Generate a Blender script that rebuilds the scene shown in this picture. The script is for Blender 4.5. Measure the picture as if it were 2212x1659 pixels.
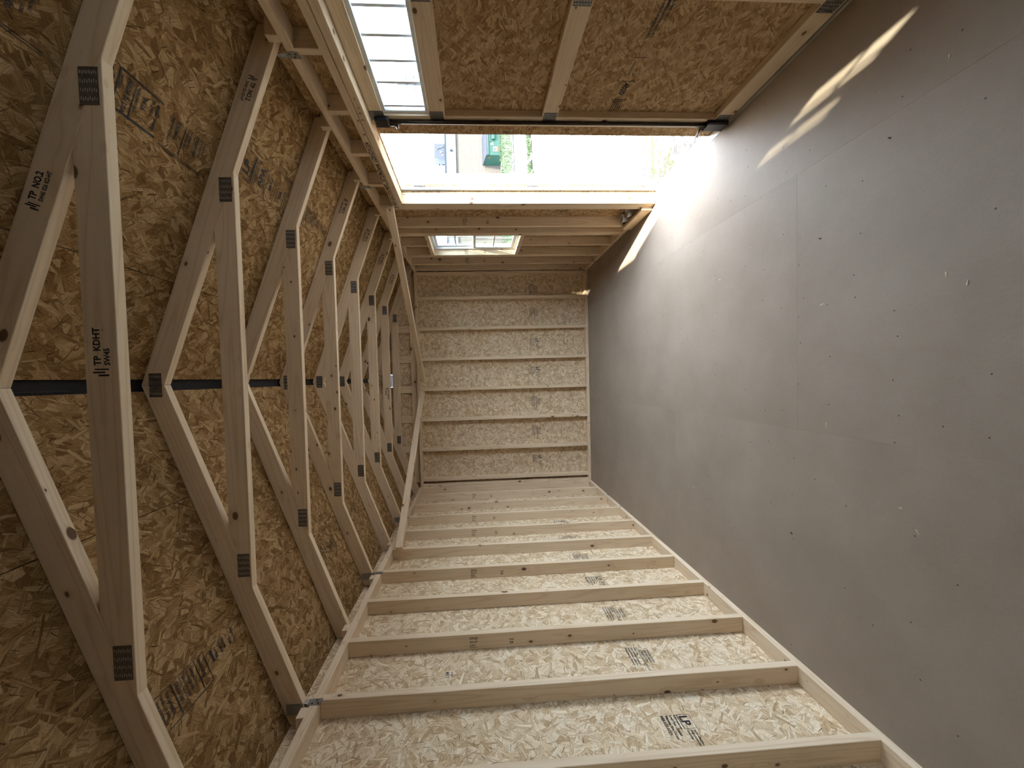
import bpy, bmesh, math, random
from mathutils import Matrix, Vector, Quaternion

for o in list(bpy.data.objects):
    bpy.data.objects.remove(o, do_unlink=True)
SC = bpy.context.scene
COL = SC.collection
I = 0.0254            # everything below is laid out in inches, meshes are metres
random.seed(7)

# ----------------------------------------------------------------------------
# camera (a phone held sideways: the picture's left is the room's up)
# ----------------------------------------------------------------------------
F_PX, YAW, PITCH, ROLL = 873.24, -0.0343, -0.0593, 0.0292
CAM = Vector((56.82, 0.0, 61.87))
fw = Vector((math.sin(YAW) * math.cos(PITCH), math.cos(YAW) * math.cos(PITCH), math.sin(PITCH)))
rt = fw.cross(Vector((0, 0, 1))).normalized()
up = rt.cross(fw)
u0, v0 = -up, -rt
cu = math.cos(ROLL) * u0 + math.sin(ROLL) * v0
cv = -math.sin(ROLL) * u0 + math.cos(ROLL) * v0
cam_d = bpy.data.cameras.new('camera')
cam_d.sensor_fit = 'HORIZONTAL'
cam_d.sensor_width = 36.0
cam_d.lens = F_PX / 2212.0 * 36.0
cam_d.shift_x, cam_d.shift_y = 0.01279, 0.00771    # lens a little off the sensor's centre
cam_d.clip_start, cam_d.clip_end = 0.02, 400.0
cam = bpy.data.objects.new('camera', cam_d)
COL.objects.link(cam)
R3 = Matrix((cu, -cv, -fw)).transposed()
cam.matrix_world = Matrix.Translation(CAM * I) @ R3.to_4x4()
SC.camera = cam

# ----------------------------------------------------------------------------
# daylight: bright hazy sky, sun from the door side
# ----------------------------------------------------------------------------
SKY_STRENGTH = 8.0
SUN_STRENGTH = 10.0
AZ, EL = math.atan(0.352), math.radians(54.5)
world = bpy.data.worlds.new('sky')
SC.world = world
world.use_nodes = True
bg = world.node_tree.nodes['Background']
bg.inputs['Color'].default_value = (0.78, 0.875, 1.0, 1)       # even, milky haze
bg.inputs['Strength'].default_value = SKY_STRENGTH
sun_d = bpy.data.lights.new('sun', 'SUN')
sun_d.energy = SUN_STRENGTH
sun_d.angle = math.radians(0.9)
sun_d.color = (1.0, 0.86, 0.66)
sun = bpy.data.objects.new('sun', sun_d)
COL.objects.link(sun)
sun_dir = Vector((-math.sin(AZ) * math.cos(EL), math.cos(AZ) * math.cos(EL), -math.sin(EL)))
sun.rotation_mode = 'QUATERNION'
sun.rotation_quaternion = sun_dir.to_track_quat('-Z', 'Y')
sun.location = (6, -4, 9)
SC.view_settings.view_transform = 'Standard'
SC.view_settings.look = 'None'
SC.view_settings.gamma = 1.0
SC.view_settings.use_curve_mapping = False
SC.view_settings.exposure = 1.3
SC.cycles.max_bounces = 14
SC.cycles.diffuse_bounces = 6
SC.cycles.transparent_max_bounces = 16
SC.cycles.use_denoising = True
SC.cycles.use_light_tree = False
SC.cycles.caustics_reflective = False
SC.cycles.caustics_refractive = False
SC.cycles.use_adaptive_sampling = True
SC.cycles.adaptive_threshold = 0.06

# ----------------------------------------------------------------------------
# node helpers and materials
# ----------------------------------------------------------------------------
def N(nt, t, ins=None, **props):
    n = nt.nodes.new(t)
    for k, v in props.items():
        setattr(n, k, v)
    for k, v in (ins or {}).items():
        s = n.inputs[k]
        if isinstance(v, bpy.types.NodeSocket):
            nt.links.new(v, s)
        else:
            s.default_value = v
    return n

def M(nt, op, a, b=None, c=None, clamp=False):
    n = N(nt, 'ShaderNodeMath', operation=op, use_clamp=clamp)
    for i, v in enumerate((a, b, c)):
        if v is None:
            continue
        if isinstance(v, bpy.types.NodeSocket):
            nt.links.new(v, n.inputs[i])
        else:
            n.inputs[i].default_value = v
    return n.outputs[0]

def VM(nt, op, a, b=None, scale=None):
    n = N(nt, 'ShaderNodeVectorMath', operation=op)
    for i, v in enumerate((a, b)):
        if v is None:
            continue
        if isinstance(v, bpy.types.NodeSocket):
            nt.links.new(v, n.inputs[i])
        else:
            n.inputs[i].default_value = v
    if scale is not None:
        if isinstance(scale, bpy.types.NodeSocket):
            nt.links.new(scale, n.inputs['Scale'])
        else:
            n.inputs['Scale'].default_value = scale
    return n.outputs[0]

def MIX(nt, f, a, b, mode='MIX'):
    n = N(nt, 'ShaderNodeMix', data_type='RGBA', blend_type=mode)
    for idx, v in ((0, f), (6, a), (7, b)):
        if isinstance(v, bpy.types.NodeSocket):
            nt.links.new(v, n.inputs[idx])
        else:
            n.inputs[idx].default_value = v if idx == 0 else (*v[:3], 1)
    return n.outputs[2]

def RAMP(nt, fac, stops, interp='LINEAR'):
    n = N(nt, 'ShaderNodeValToRGB', {'Fac': fac})
    cr = n.color_ramp
    cr.interpolation = interp
    while len(cr.elements) < len(stops):
        cr.elements.new(0.5)
    for e, (p, c) in zip(cr.elements, stops):
        e.position = p
        e.color = (*c[:3], 1)
    return n.outputs['Color']

def new_mat(name, rough=0.6, color=(0.5, 0.5, 0.5), metal=0.0, spec=0.5):
    m = bpy.data.materials.new(name)
    m.use_nodes = True
    nt = m.node_tree
    b = nt.nodes['Principled BSDF']
    b.inputs['Roughness'].default_value = rough
    b.inputs['Base Color'].default_value = (*color, 1)
    b.inputs['Metallic'].default_value = metal
    b.inputs['Specular IOR Level'].default_value = spec
    return m, nt, b

def matte(nt):
    """Swap the surface for a plain matte one and return its colour socket."""
    d = N(nt, 'ShaderNodeBsdfDiffuse')
    nt.nodes.remove(nt.nodes['Principled BSDF'])
    nt.links.new(d.outputs[0], nt.nodes['Material Output'].inputs['Surface'])
    return d.inputs['Color']

def speckled(name, color, rough=0.6, metal=0.0, amount=0.12, scale=60.0, bump=0.0, spec=0.5):
    """A plain painted, moulded or metal surface with a little uneven tone."""
    m, nt, b = new_mat(name, rough, color, metal, spec)
    tc = N(nt, 'ShaderNodeTexCoord')
    nz = N(nt, 'ShaderNodeTexNoise', {'Vector': tc.outputs['Object'], 'Scale': scale, 'Detail': 4.0})
    lo = tuple(c * (1 - amount) for c in color)
    hi = tuple(min(1, c * (1 + amount)) for c in color)
    nt.links.new(RAMP(nt, nz.outputs['Fac'], [(0.3, lo), (0.7, hi)]), b.inputs['Base Color'])
    if bump:
        bp = N(nt, 'ShaderNodeBump', {'Height': nz.outputs['Fac'], 'Strength': bump, 'Distance': 0.002})
        nt.links.new(bp.outputs['Normal'], b.inputs['Normal'])
    return m

def make_wood(name, light, mid, dark):
    m, nt, b = new_mat(name, 0.62, light, 0, 0.35)
    tc = N(nt, 'ShaderNodeTexCoord')
    oi = N(nt, 'ShaderNodeObjectInfo')
    off = VM(nt, 'SCALE', (13.7, 7.3, 5.1), scale=oi.outputs['Random'])
    P = VM(nt, 'ADD', tc.outputs['Object'], off)
    # knots: rare dark balls inside the board
    Pk = VM(nt, 'MULTIPLY', P, (9.0, 14.0, 14.0))
    vor = N(nt, 'ShaderNodeTexVoronoi', {'Vector': Pk, 'Scale': 1.0, 'Randomness': 1.0}, voronoi_dimensions='3D')
    cs = N(nt, 'ShaderNodeSeparateColor', {'Color': vor.outputs['Color']})
    rad = M(nt, 'MULTIPLY_ADD', M(nt, 'POWER', cs.outputs[0], 2.5), 0.14, 0.045)
    kd = M(nt, 'DIVIDE', vor.outputs['Distance'], rad)
    has = M(nt, 'LESS_THAN', cs.outputs[1], 0.72)
    knot = M(nt, 'MULTIPLY', M(nt, 'MULTIPLY', M(nt, 'SUBTRACT', 1.2, kd, clamp=True), 3.5, clamp=True), has, clamp=True)
    halo = M(nt, 'MULTIPLY', M(nt, 'SUBTRACT', 1.0, M(nt, 'MULTIPLY', kd, 0.30), clamp=True), has, clamp=True)
    # growth rings stretched along the board, bent round the knots
    Pg = VM(nt, 'MULTIPLY', P, (0.8, 17.0, 17.0))
    nz = N(nt, 'ShaderNodeTexNoise', {'Vector': Pg, 'Scale': 1.0, 'Detail': 0.0})
    ring = M(nt, 'ADD', M(nt, 'MULTIPLY', nz.outputs['Fac'], 12.0), M(nt, 'MULTIPLY', halo, 1.1))
    ring = M(nt, 'PINGPONG', ring, 1.0)
    Pf = VM(nt, 'MULTIPLY', P, (5.0, 190.0, 190.0))
    fine = N(nt, 'ShaderNodeTexNoise', {'Vector': Pf, 'Scale': 1.0, 'Detail': 0.0})
    f = M(nt, 'ADD', M(nt, 'MULTIPLY', M(nt, 'POWER', ring, 4.0), 0.75), M(nt, 'MULTIPLY', fine.outputs['Fac'], 0.42), clamp=True)
    c1 = MIX(nt, f, light, mid)
    rn = M(nt, 'FRACT', M(nt, 'MULTIPLY', oi.outputs['Random'], 9.7))
    c1 = MIX(nt, M(nt, 'MULTIPLY', rn, 0.30), c1, mid)
    c2 = MIX(nt, M(nt, 'MULTIPLY', halo, 0.35), c1, dark)
    c3 = MIX(nt, M(nt, 'MULTIPLY', knot, 0.88), c2, (0.10, 0.055, 0.028))
    nt.links.new(c3, matte(nt))
    return m

def make_osb(name, pal, dark, scale=1.0, ang0=0.0, spread=math.pi):
    """Strand board: layers of long flakes at random angles over each other."""
    m, nt, b = new_mat(name, 0.66, pal[1], 0, 0.30)
    tc = N(nt, 'ShaderNodeTexCoord')
    oi = N(nt, 'ShaderNodeObjectInfo')
    off = VM(nt, 'SCALE', (17.3, 11.9, 0.0), scale=oi.outputs['Random'])
    P0 = VM(nt, 'ADD', VM(nt, 'MULTIPLY', tc.outputs['Object'], (1, 1, 0)), off)
    warp = N(nt, 'ShaderNodeTexNoise', {'Vector': P0, 'Scale': 34.0, 'Detail': 1.0})
    P = VM(nt, 'ADD', P0, VM(nt, 'SCALE', VM(nt, 'SUBTRACT', warp.outputs['Color'], (0.5, 0.5, 0.5)), scale=0.008))
    stops = list(zip((0.0, 0.30, 0.65, 1.0), pal))
    def layer(cells, seed, alen, bw, prob, grain=True):
        p = VM(nt, 'ADD', VM(nt, 'SCALE', P, scale=cells * scale), (seed * 3.7, seed * 8.1, 0))
        vor = N(nt, 'ShaderNodeTexVoronoi', {'Vector': p, 'Scale': 1.0, 'Randomness': 1.0}, voronoi_dimensions='2D')
        cs = N(nt, 'ShaderNodeSeparateColor', {'Color': vor.outputs['Color']})
        loc = VM(nt, 'SUBTRACT', p, vor.outputs['Position'])
        ang = M(nt, 'MULTIPLY_ADD', cs.outputs[0], spread, ang0)
        rot = N(nt, 'ShaderNodeVectorRotate', {'Vector': loc, 'Angle': ang}, rotation_type='Z_AXIS')
        xyz = N(nt, 'ShaderNodeSeparateXYZ', {'Vector': rot.outputs[0]})
        ax = M(nt, 'ABSOLUTE', xyz.outputs[0])
        ay = M(nt, 'ABSOLUTE', xyz.outputs[1])
        # pointed, tapering ends
        wid = M(nt, 'MULTIPLY', M(nt, 'MULTIPLY_ADD', cs.outputs[1], bw, bw * 0.30), M(nt, 'MULTIPLY_ADD', ax, -0.45 / alen, 1.0))
        mask = M(nt, 'MULTIPLY', M(nt, 'LESS_THAN', ay, wid), M(nt, 'LESS_THAN', ax, alen))
        r2 = M(nt, 'FRACT', M(nt, 'MULTIPLY_ADD', cs.outputs[2], 13.7, cs.outputs[0]))
        mask = M(nt, 'MULTIPLY', mask, M(nt, 'LESS_THAN', r2, prob))
        if not grain:
            return mask, r2, None, None
        gv = N(nt, 'ShaderNodeCombineXYZ', {'X': M(nt, 'MULTIPLY', xyz.outputs[0], 1.3), 'Y': M(nt, 'MULTIPLY', xyz.outputs[1], 22.0), 'Z': M(nt, 'MULTIPLY', cs.outputs[1], 40.0)})
        gr = N(nt, 'ShaderNodeTexNoise', {'Vector': gv.outputs[0], 'Scale': 1.0, 'Detail': 0.0})
        edge = M(nt, 'GREATER_THAN', M(nt, 'DIVIDE', ay, wid), 0.80)
        pick = M(nt, 'FRACT', M(nt, 'MULTIPLY_ADD', cs.outputs[1], 7.7, cs.outputs[2]))
        return mask, pick, gr.outputs['Fac'], edge
    def tint(pick, gr, edge):
        # a strand is one tone with fibre streaks running along it
        c = RAMP(nt, M(nt, 'MULTIPLY_ADD', M(nt, 'SUBTRACT', gr, 0.5), 0.9, pick, clamp=True), stops)
        g = M(nt, 'MULTIPLY_ADD', gr, 0.60, 0.70)
        if edge is not None:
            g = M(nt, 'MULTIPLY', g, M(nt, 'MULTIPLY_ADD', edge, -0.25, 1.0))
        return VM(nt, 'SCALE', c, scale=g)
    # ground layer: every cell is a flake
    _, pk, gr, ed = layer(34.0, 1, 9, 9, 2)
    colr = tint(pk, gr, None)
    for (cells, seed, alen, bw, prob) in ((18.0, 2, 1.0, 0.12, 0.95), (25.0, 3, 0.9, 0.14, 0.9), (14.5, 4, 0.95, 0.10, 0.9)):
        mk, pk, gr, ed = layer(cells, seed, alen, bw, prob)
        colr = MIX(nt, mk, colr, tint(pk, gr, ed))
    # dark slivers and bark in the gaps between strands
    for (cells, seed, alen, bw, prob) in ((36.0, 6, 0.62, 0.05, 0.62),):
        mk, pk, gr, ed = layer(cells, seed, alen, bw, prob, False)
        colr = MIX(nt, M(nt, 'MULTIPLY', mk, M(nt, 'MULTIPLY_ADD', pk, 0.9, 0.3, clamp=True)), colr, dark)
    nt.links.new(colr, matte(nt))
    return m

MT = {}
MT['wood'] = make_wood('pale_softwood', (0.80, 0.68, 0.515), (0.66, 0.51, 0.34), (0.50, 0.34, 0.20))
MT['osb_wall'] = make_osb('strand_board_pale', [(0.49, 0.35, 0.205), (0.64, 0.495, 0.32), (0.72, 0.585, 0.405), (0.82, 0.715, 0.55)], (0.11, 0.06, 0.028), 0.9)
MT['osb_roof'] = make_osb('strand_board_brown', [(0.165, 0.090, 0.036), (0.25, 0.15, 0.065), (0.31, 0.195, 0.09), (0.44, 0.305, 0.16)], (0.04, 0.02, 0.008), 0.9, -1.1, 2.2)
MT['osb_door'] = make_osb('strand_board_tan', [(0.28, 0.165, 0.075), (0.40, 0.262, 0.135), (0.47, 0.325, 0.178), (0.58, 0.43, 0.255)], (0.08, 0.045, 0.02), 1.1, -0.9, 1.8)

def make_floor():
    m, nt, b = new_mat('brown_coated_floor_board', 0.50, (0.27, 0.235, 0.205), 0, 0.25)
    tc = N(nt, 'ShaderNodeTexCoord')
    oi = N(nt, 'ShaderNodeObjectInfo')
    P = VM(nt, 'ADD', tc.outputs['Object'], VM(nt, 'SCALE', (9.1, 4.3, 0), scale=oi.outputs['Random']))
    big = N(nt, 'ShaderNodeTexNoise', {'Vector': P, 'Scale': 2.2, 'Detail': 5.0, 'Roughness': 0.6})
    c = RAMP(nt, big.outputs['Fac'], [(0.3, (0.290, 0.238, 0.188)), (0.7, (0.350, 0.294, 0.240))])
    fine = N(nt, 'ShaderNodeTexNoise', {'Vector': P, 'Scale': 120.0, 'Detail': 3.0})
    c = MIX(nt, 0.10, c, fine.outputs['Color'], 'OVERLAY')
    scuff = N(nt, 'ShaderNodeTexNoise', {'Vector': VM(nt, 'MULTIPLY', P, (3, 9, 1)), 'Scale': 3.0, 'Detail': 6.0, 'Roughness': 0.7})
    c = MIX(nt, M(nt, 'MULTIPLY', M(nt, 'GREATER_THAN', scuff.outputs['Fac'], 0.70), 0.22), c, (0.5, 0.46, 0.42))
    nail = N(nt, 'ShaderNodeTexVoronoi', {'Vector': P, 'Scale': 7.0, 'Randomness': 0.85}, voronoi_dimensions='2D')
    ns = N(nt, 'ShaderNodeSeparateColor', {'Color': nail.outputs['Color']})
    nm = M(nt, 'MULTIPLY', M(nt, 'LESS_THAN', nail.outputs['Distance'], 0.022), M(nt, 'LESS_THAN', ns.outputs[0], 0.35))
    c = MIX(nt, M(nt, 'MULTIPLY', nm, 0.8), c, (0.05, 0.04, 0.035))
    nt.links.new(c, b.inputs['Base Color'])
    pit = N(nt, 'ShaderNodeTexNoise', {'Vector': VM(nt, 'MULTIPLY', P, (1.0, 1.6, 1)), 'Scale': 55.0, 'Detail': 5.0, 'Roughness': 0.62})
    bp = N(nt, 'ShaderNodeBump', {'Height': pit.outputs['Fac'], 'Strength': 0.30, 'Distance': 0.0016})
    nt.links.new(bp.outputs['Normal'], b.inputs['Normal'])
    nt.links.new(M(nt, 'MULTIPLY_ADD', big.outputs['Fac'], 0.16, 0.46), b.inputs['Roughness'])
    return m
MT['floor'] = make_floor()

def make_glass():
    m = bpy.data.materials.new('clear_window_glass')
    m.use_nodes = True
    nt = m.node_tree
    nt.nodes.clear()
    out = N(nt, 'ShaderNodeOutputMaterial')
    tr = N(nt, 'ShaderNodeBsdfTransparent', {'Color': (0.90, 0.95, 0.96, 1)})
    gl = N(nt, 'ShaderNodeBsdfGlossy', {'Roughness': 0.02})
    lw = N(nt, 'ShaderNodeLayerWeight', {'Blend': 0.5})
    fr = M(nt, 'MULTIPLY_ADD', M(nt, 'POWER', lw.outputs['Facing'], 4.0), 0.5, 0.03)
    mx = N(nt, 'ShaderNodeMixShader', {0: fr, 1: tr.outputs[0], 2: gl.outputs[0]})
    nt.links.new(mx.outputs[0], out.inputs['Surface'])
    return m
MT['glass'] = make_glass()
MT['gusset'] = speckled('dull_galvanised_plate', (0.16, 0.155, 0.15), 0.45, 0.55, 0.25, 90)
MT['tooth'] = speckled('bright_punched_edge', (0.55, 0.54, 0.52), 0.35, 0.6, 0.1, 200)
MT['tie'] = speckled('galvanised_strap', (0.36, 0.37, 0.37), 0.38, 0.75, 0.2, 120)
MT['hole'] = speckled('dark_hole', (0.02, 0.02, 0.02), 0.9, 0, 0.1)
MT['vinyl'] = speckled('white_vinyl', (0.74, 0.77, 0.80), 0.35, 0, 0.04, 20)
MT['black'] = speckled('black_plastic', (0.012, 0.012, 0.016), 0.32, 0, 0.2, 80)
MT['rod'] = speckled('dark_bronze_rod', (0.055, 0.042, 0.03), 0.38, 0.5, 0.2, 60)
MT['vent_black'] = speckled('black_ridge_felt', (0.010, 0.010, 0.012), 0.85, 0, 0.3, 40)
MT['ink'] = speckled('black_stamp_ink', (0.022, 0.022, 0.026), 0.8, 0, 0.3, 400)
MT['ink_grey'] = speckled('faded_stamp_ink', (0.16, 0.15, 0.16), 0.85, 0, 0.35, 400)
MT['red'] = speckled('red_edge_sealer', (0.26, 0.02, 0.02), 0.7, 0, 0.3, 60)
MT['felt'] = speckled('roofing_felt', (0.03, 0.03, 0.03), 0.9, 0, 0.2)
MT['alum'] = speckled('aluminium_threshold', (0.62, 0.64, 0.66), 0.38, 0.45, 0.06, 150, 0.25)
MT['vent_grey'] = speckled('grey_white_vent_plastic', (0.45, 0.48, 0.52), 0.5, 0, 0.06)
MT['paper'] = speckled('white_paper', (0.62, 0.63, 0.70), 0.8, 0, 0.04, 12)
MT['plastic_white'] = speckled('milky_white_plastic', (0.62, 0.62, 0.62), 0.4, 0, 0.05, 20)
MT['chip'] = speckled('wood_shaving', (0.62, 0.50, 0.35), 0.8, 0, 0.2, 300)
MT['chip_dark'] = speckled('dark_bark_bit', (0.06, 0.035, 0.02), 0.8, 0, 0.3, 300)
MT['trim_white'] = speckled('white_painted_trim', (0.42, 0.44, 0.46), 0.6, 0, 0.06, 30)
MT['siding'] = speckled('light_painted_siding', (0.20, 0.19, 0.18), 0.7, 0, 0.08, 20)
MT['green'] = speckled('green_painted_steel', (0.003, 0.036, 0.024), 0.5, 0, 0.15, 8)
MT['lid'] = speckled('grey_plastic_lid', (0.018, 0.024, 0.036), 0.5, 0, 0.15, 8)
MT['label_white'] = speckled('white_sticker', (0.07, 0.07, 0.07), 0.6, 0, 0.05)
MT['label_yellow'] = speckled('yellow_sticker', (0.065, 0.04, 0.006), 0.6, 0, 0.05)
MT['label_blue'] = speckled('blue_print', (0.005, 0.014, 0.04), 0.6, 0, 0.05)
MT['unit_grey'] = speckled('blue_grey_sheet_metal', (0.012, 0.019, 0.030), 0.5, 0.0, 0.1, 5)
MT['pole'] = speckled('weathered_pole_wood', (0.012, 0.014, 0.018), 0.8, 0, 0.2, 6)
MT['wire'] = speckled('dark_cable', (0.012, 0.015, 0.018), 0.6, 0, 0.1)
MT['fascia'] = speckled('white_metal_fascia', (0.075, 0.078, 0.088), 0.6, 0, 0.05, 2)

def make_brick():
    m, nt, b = new_mat('pale_tan_brick', 0.85, (0.15, 0.13, 0.10), 0, 0.2)
    tc = N(nt, 'ShaderNodeTexCoord')
    br = N(nt, 'ShaderNodeTexBrick', {'Vector': tc.outputs['Object'], 'Color1': (0.078, 0.070, 0.059, 1), 'Color2': (0.066, 0.059, 0.049, 1), 'Mortar': (0.084, 0.078, 0.069, 1), 'Scale': 1.0, 'Mortar Size': 0.012, 'Brick Width': 0.22, 'Row Height': 0.075})
    nt.links.new(br.outputs['Color'], b.inputs['Base Color'])
    return m
MT['brick'] = make_brick()

def make_gravel():
    m, nt, b = new_mat('pale_crushed_gravel', 0.9, (0.13, 0.13, 0.14), 0, 0.2)
    tc = N(nt, 'ShaderNodeTexCoord')
    P = tc.outputs['Object']
    v = N(nt, 'ShaderNodeTexVoronoi', {'Vector': P, 'Scale': 38.0}, voronoi_dimensions='2D')
    cs = N(nt, 'ShaderNodeSeparateColor', {'Color': v.outputs['Color']})
    c = RAMP(nt, cs.outputs[0], [(0.0, (0.03, 0.03, 0.035)), (0.30, (0.05, 0.052, 0.06)), (0.42, (0.42, 0.43, 0.46)), (1.0, (0.80, 0.81, 0.84))])
    c = MIX(nt, M(nt, 'MULTIPLY', M(nt, 'GREATER_THAN', v.outputs['Distance'], 0.55), 0.9), c, (0.015, 0.015, 0.015))  # shadow between the stones, painted dark into the gaps
    big = N(nt, 'ShaderNodeTexNoise', {'Vector': VM(nt, 'MULTIPLY', P, (0.7, 1.5, 1)), 'Scale': 1.3, 'Detail': 6.0, 'Roughness': 0.7})
    fine = N(nt, 'ShaderNodeTexNoise', {'Vector': P, 'Scale': 16.0, 'Detail': 3.0})
    wsum = M(nt, 'ADD', big.outputs['Fac'], M(nt, 'MULTIPLY', fine.outputs['Fac'], 0.34))
    c = MIX(nt, M(nt, 'MULTIPLY', M(nt, 'GREATER_THAN', wsum, 0.70), 0.92), c, (0.036, 0.036, 0.028))
    c = MIX(nt, M(nt, 'MULTIPLY', M(nt, 'GREATER_THAN', wsum, 0.76), 0.9), c, (0.030, 0.038, 0.012))
    dirt = N(nt, 'ShaderNodeTexNoise', {'Vector': P, 'Scale': 0.7, 'Detail': 3.0})
    c = MIX(nt, M(nt, 'MULTIPLY', dirt.outputs['Fac'], 0.12), c, (0.30, 0.27, 0.22))
    nt.links.new(c, b.inputs['Base Color'])
    bp = N(nt, 'ShaderNodeBump', {'Height': v.outputs['Distance'], 'Strength': 0.8, 'Distance': 0.012})
    bp.invert = True
    nt.links.new(bp.outputs['Normal'], b.inputs['Normal'])
    return m
MT['gravel'] = make_gravel()
MT['grass'] = speckled('dry_green_grass', (0.032, 0.052, 0.020), 0.8, 0, 0.45, 3)

# ----------------------------------------------------------------------------
# object helpers
# ----------------------------------------------------------------------------
WM = {}
def put(name, mesh, mw, parent=None, mat=None, label=None):
    o = bpy.data.objects.new(name, mesh)
    COL.objects.link(o)
    WM[o.name] = mw
    if parent is not None:
        o.parent = parent
        o.matrix_basis = WM[parent.name].inverted() @ mw
    else:
        o.matrix_basis = mw
    if mat and mesh is not None and not mesh.materials:
        mesh.materials.append(MT[mat])
    if label:
        o['label'] = label
    return o

def thing(name, label, cat, loc, group=None, kind=None):
    mw = Matrix.Translation(Vector(loc) * I)
    o = put(name, None, mw)
    o.empty_display_size = 0.1
    return tag(o, label, cat, group, kind)

def tag(o, label, cat, group=None, kind=None):
    o['label'] = label
    o['category'] = cat
    if group:
        o['group'] = group
    if kind:
        o['kind'] = kind
    return o

def bm_mesh(bm, name):
    me = bpy.data.meshes.new(name)
    bmesh.ops.recalc_face_normals(bm, faces=bm.faces)
    bm.to_mesh(me)
    bm.free()
    return me

def add_box(bm, c, d, mi=0):
    """Box with centre c and size d (metres) into bm."""
    r = bmesh.ops.create_cube(bm, size=1.0, matrix=Matrix.Translation(c) @ Matrix.Diagonal((*d, 1)))
    vs = set(r['verts'])
    for f in bm.faces:
        if all(v in vs for v in f.verts):
            f.material_index = mi
    return r['verts']

BOXES = {}
def box_mesh(d, bev, mat, edge_mat=None):
    key = (tuple(round(x, 5) for x in d), round(bev, 5), mat, edge_mat)
    if key in BOXES:
        return BOXES[key]
    bm = bmesh.new()
    bmesh.ops.create_cube(bm, size=1.0, matrix=Matrix.Diagonal((*d, 1)))
    if bev > 0:
        bmesh.ops.bevel(bm, geom=bm.edges[:], offset=bev, segments=1, affect='EDGES')
    me = bm_mesh(bm, 'box')
    me.materials.append(MT[mat])
    if edge_mat:
        me.materials.append(MT[edge_mat])
        for f in me.polygons:
            if abs(f.normal.z) < 0.3:
                f.material_index = 1
    BOXES[key] = me
    return me

def frame(ex, ey, c):
    ex = Vector(ex).normalized()
    ey = Vector(ey)
    ey = (ey - ex * ey.dot(ex)).normalized()
    ez = ex.cross(ey)
    m = Matrix((ex, ey, ez)).transposed().to_4x4()
    m.translation = Vector(c) * I
    return m

def obox(name, c, ex, ey, dims, parent, mat, bev=0.06, edge_mat=None, label=None):
    """Box: centre c (in), local x along ex, local y along ey, dims in inches."""
    me = box_mesh(tuple(x * I for x in dims), bev * I, mat, edge_mat)
    return put(name, me, frame(ex, ey, c), parent, None, label)

AX = (Vector((1, 0, 0)), Vector((0, 1, 0)), Vector((0, 0, 1)))
def lum(name, x0, x1, y0, y1, z0, z1, parent, mat='wood', bev=0.07, label=None):
    """Axis-aligned board: its local x runs along the longest side."""
    c = ((x0 + x1) / 2, (y0 + y1) / 2, (z0 + z1) / 2)
    d = [abs(x1 - x0), abs(y1 - y0), abs(z1 - z0)]
    order = sorted(range(3), key=lambda i: -d[i])
    return obox(name, c, AX[order[0]], AX[order[1]], [d[i] for i in order], parent, mat, min(bev, min(d) * 0.2), None, label)

def beam(name, p0, p1, wdir, w, t, parent, mat='wood', bev=0.07):
    p0, p1 = Vector(p0), Vector(p1)
    return obox(name, (p0 + p1) / 2, p1 - p0, wdir, ((p1 - p0).length, w, t), parent, mat, bev)

def panel(name, c, ex, ey, dims, parent, mat, edge='red', label=None):
    return obox(name, c, ex, ey, dims, parent, mat, 0.0, edge, label)

def prism(name, pts, y0, y1, ang, parent, mat='wood', bev=0.06):
    """Polygon in the x-z plane (inches) extruded along y; local x runs along the member."""
    cx = sum(p[0] for p in pts) / len(pts)
    cz = sum(p[1] for p in pts) / len(pts)
    c, s = math.cos(ang), math.sin(ang)
    bm = bmesh.new()
    lo, hi = [], []
    h = (y1 - y0) / 2 * I
    for (x, z) in pts:
        lx, lz = ((x - cx) * c + (z - cz) * s) * I, (-(x - cx) * s + (z - cz) * c) * I
        lo.append(bm.verts.new((lx, -h, lz)))
        hi.append(bm.verts.new((lx, h, lz)))
    n = len(pts)
    bm.faces.new(lo)
    bm.faces.new(hi[::-1])
    for i in range(n):
        bm.faces.new((lo[i], hi[i], hi[(i + 1) % n], lo[(i + 1) % n]))
    bmesh.ops.recalc_face_normals(bm, faces=bm.faces)
    if bev:
        bmesh.ops.bevel(bm, geom=bm.edges[:], offset=bev * I, segments=1, affect='EDGES')
    me = bm_mesh(bm, name)
    me.materials.append(MT[mat])
    mw = Matrix(((c, 0, -s, 0), (0, 1, 0, 0), (s, 0, c, 0), (0, 0, 0, 1)))
    mw.translation = Vector((cx, (y0 + y1) / 2, cz)) * I
    return put(name, me, mw, parent)

def cyl_mesh(bm, p0, p1, r, seg=12, mi=0, r2=None):
    p0, p1 = Vector(p0) * I, Vector(p1) * I
    d = p1 - p0
    q = d.to_track_quat('Z', 'Y').to_matrix().to_4x4()
    mw = Matrix.Translation((p0 + p1) / 2) @ q
    r_ = bmesh.ops.create_cone(bm, cap_ends=True, segments=seg, radius1=r * I, radius2=(r if r2 is None else r2) * I, depth=d.length, matrix=mw)
    vs = set(r_['verts'])
    for f in bm.faces:
        if all(v in vs for v in f.verts):
            f.material_index = mi
            if len(f.verts) == 4:
                f.smooth = True

def mesh_obj(name, bm, origin, parent, mats, label=None):
    """Mesh already in world metres; re-centred on origin (inches)."""
    o = Vector(origin) * I
    bmesh.ops.translate(bm, verts=bm.verts, vec=-o)
    me = bm_mesh(bm, name)
    for k in mats:
        me.materials.append(MT[k])
    return put(name, me, Matrix.Translation(o), parent, None, label)

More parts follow.
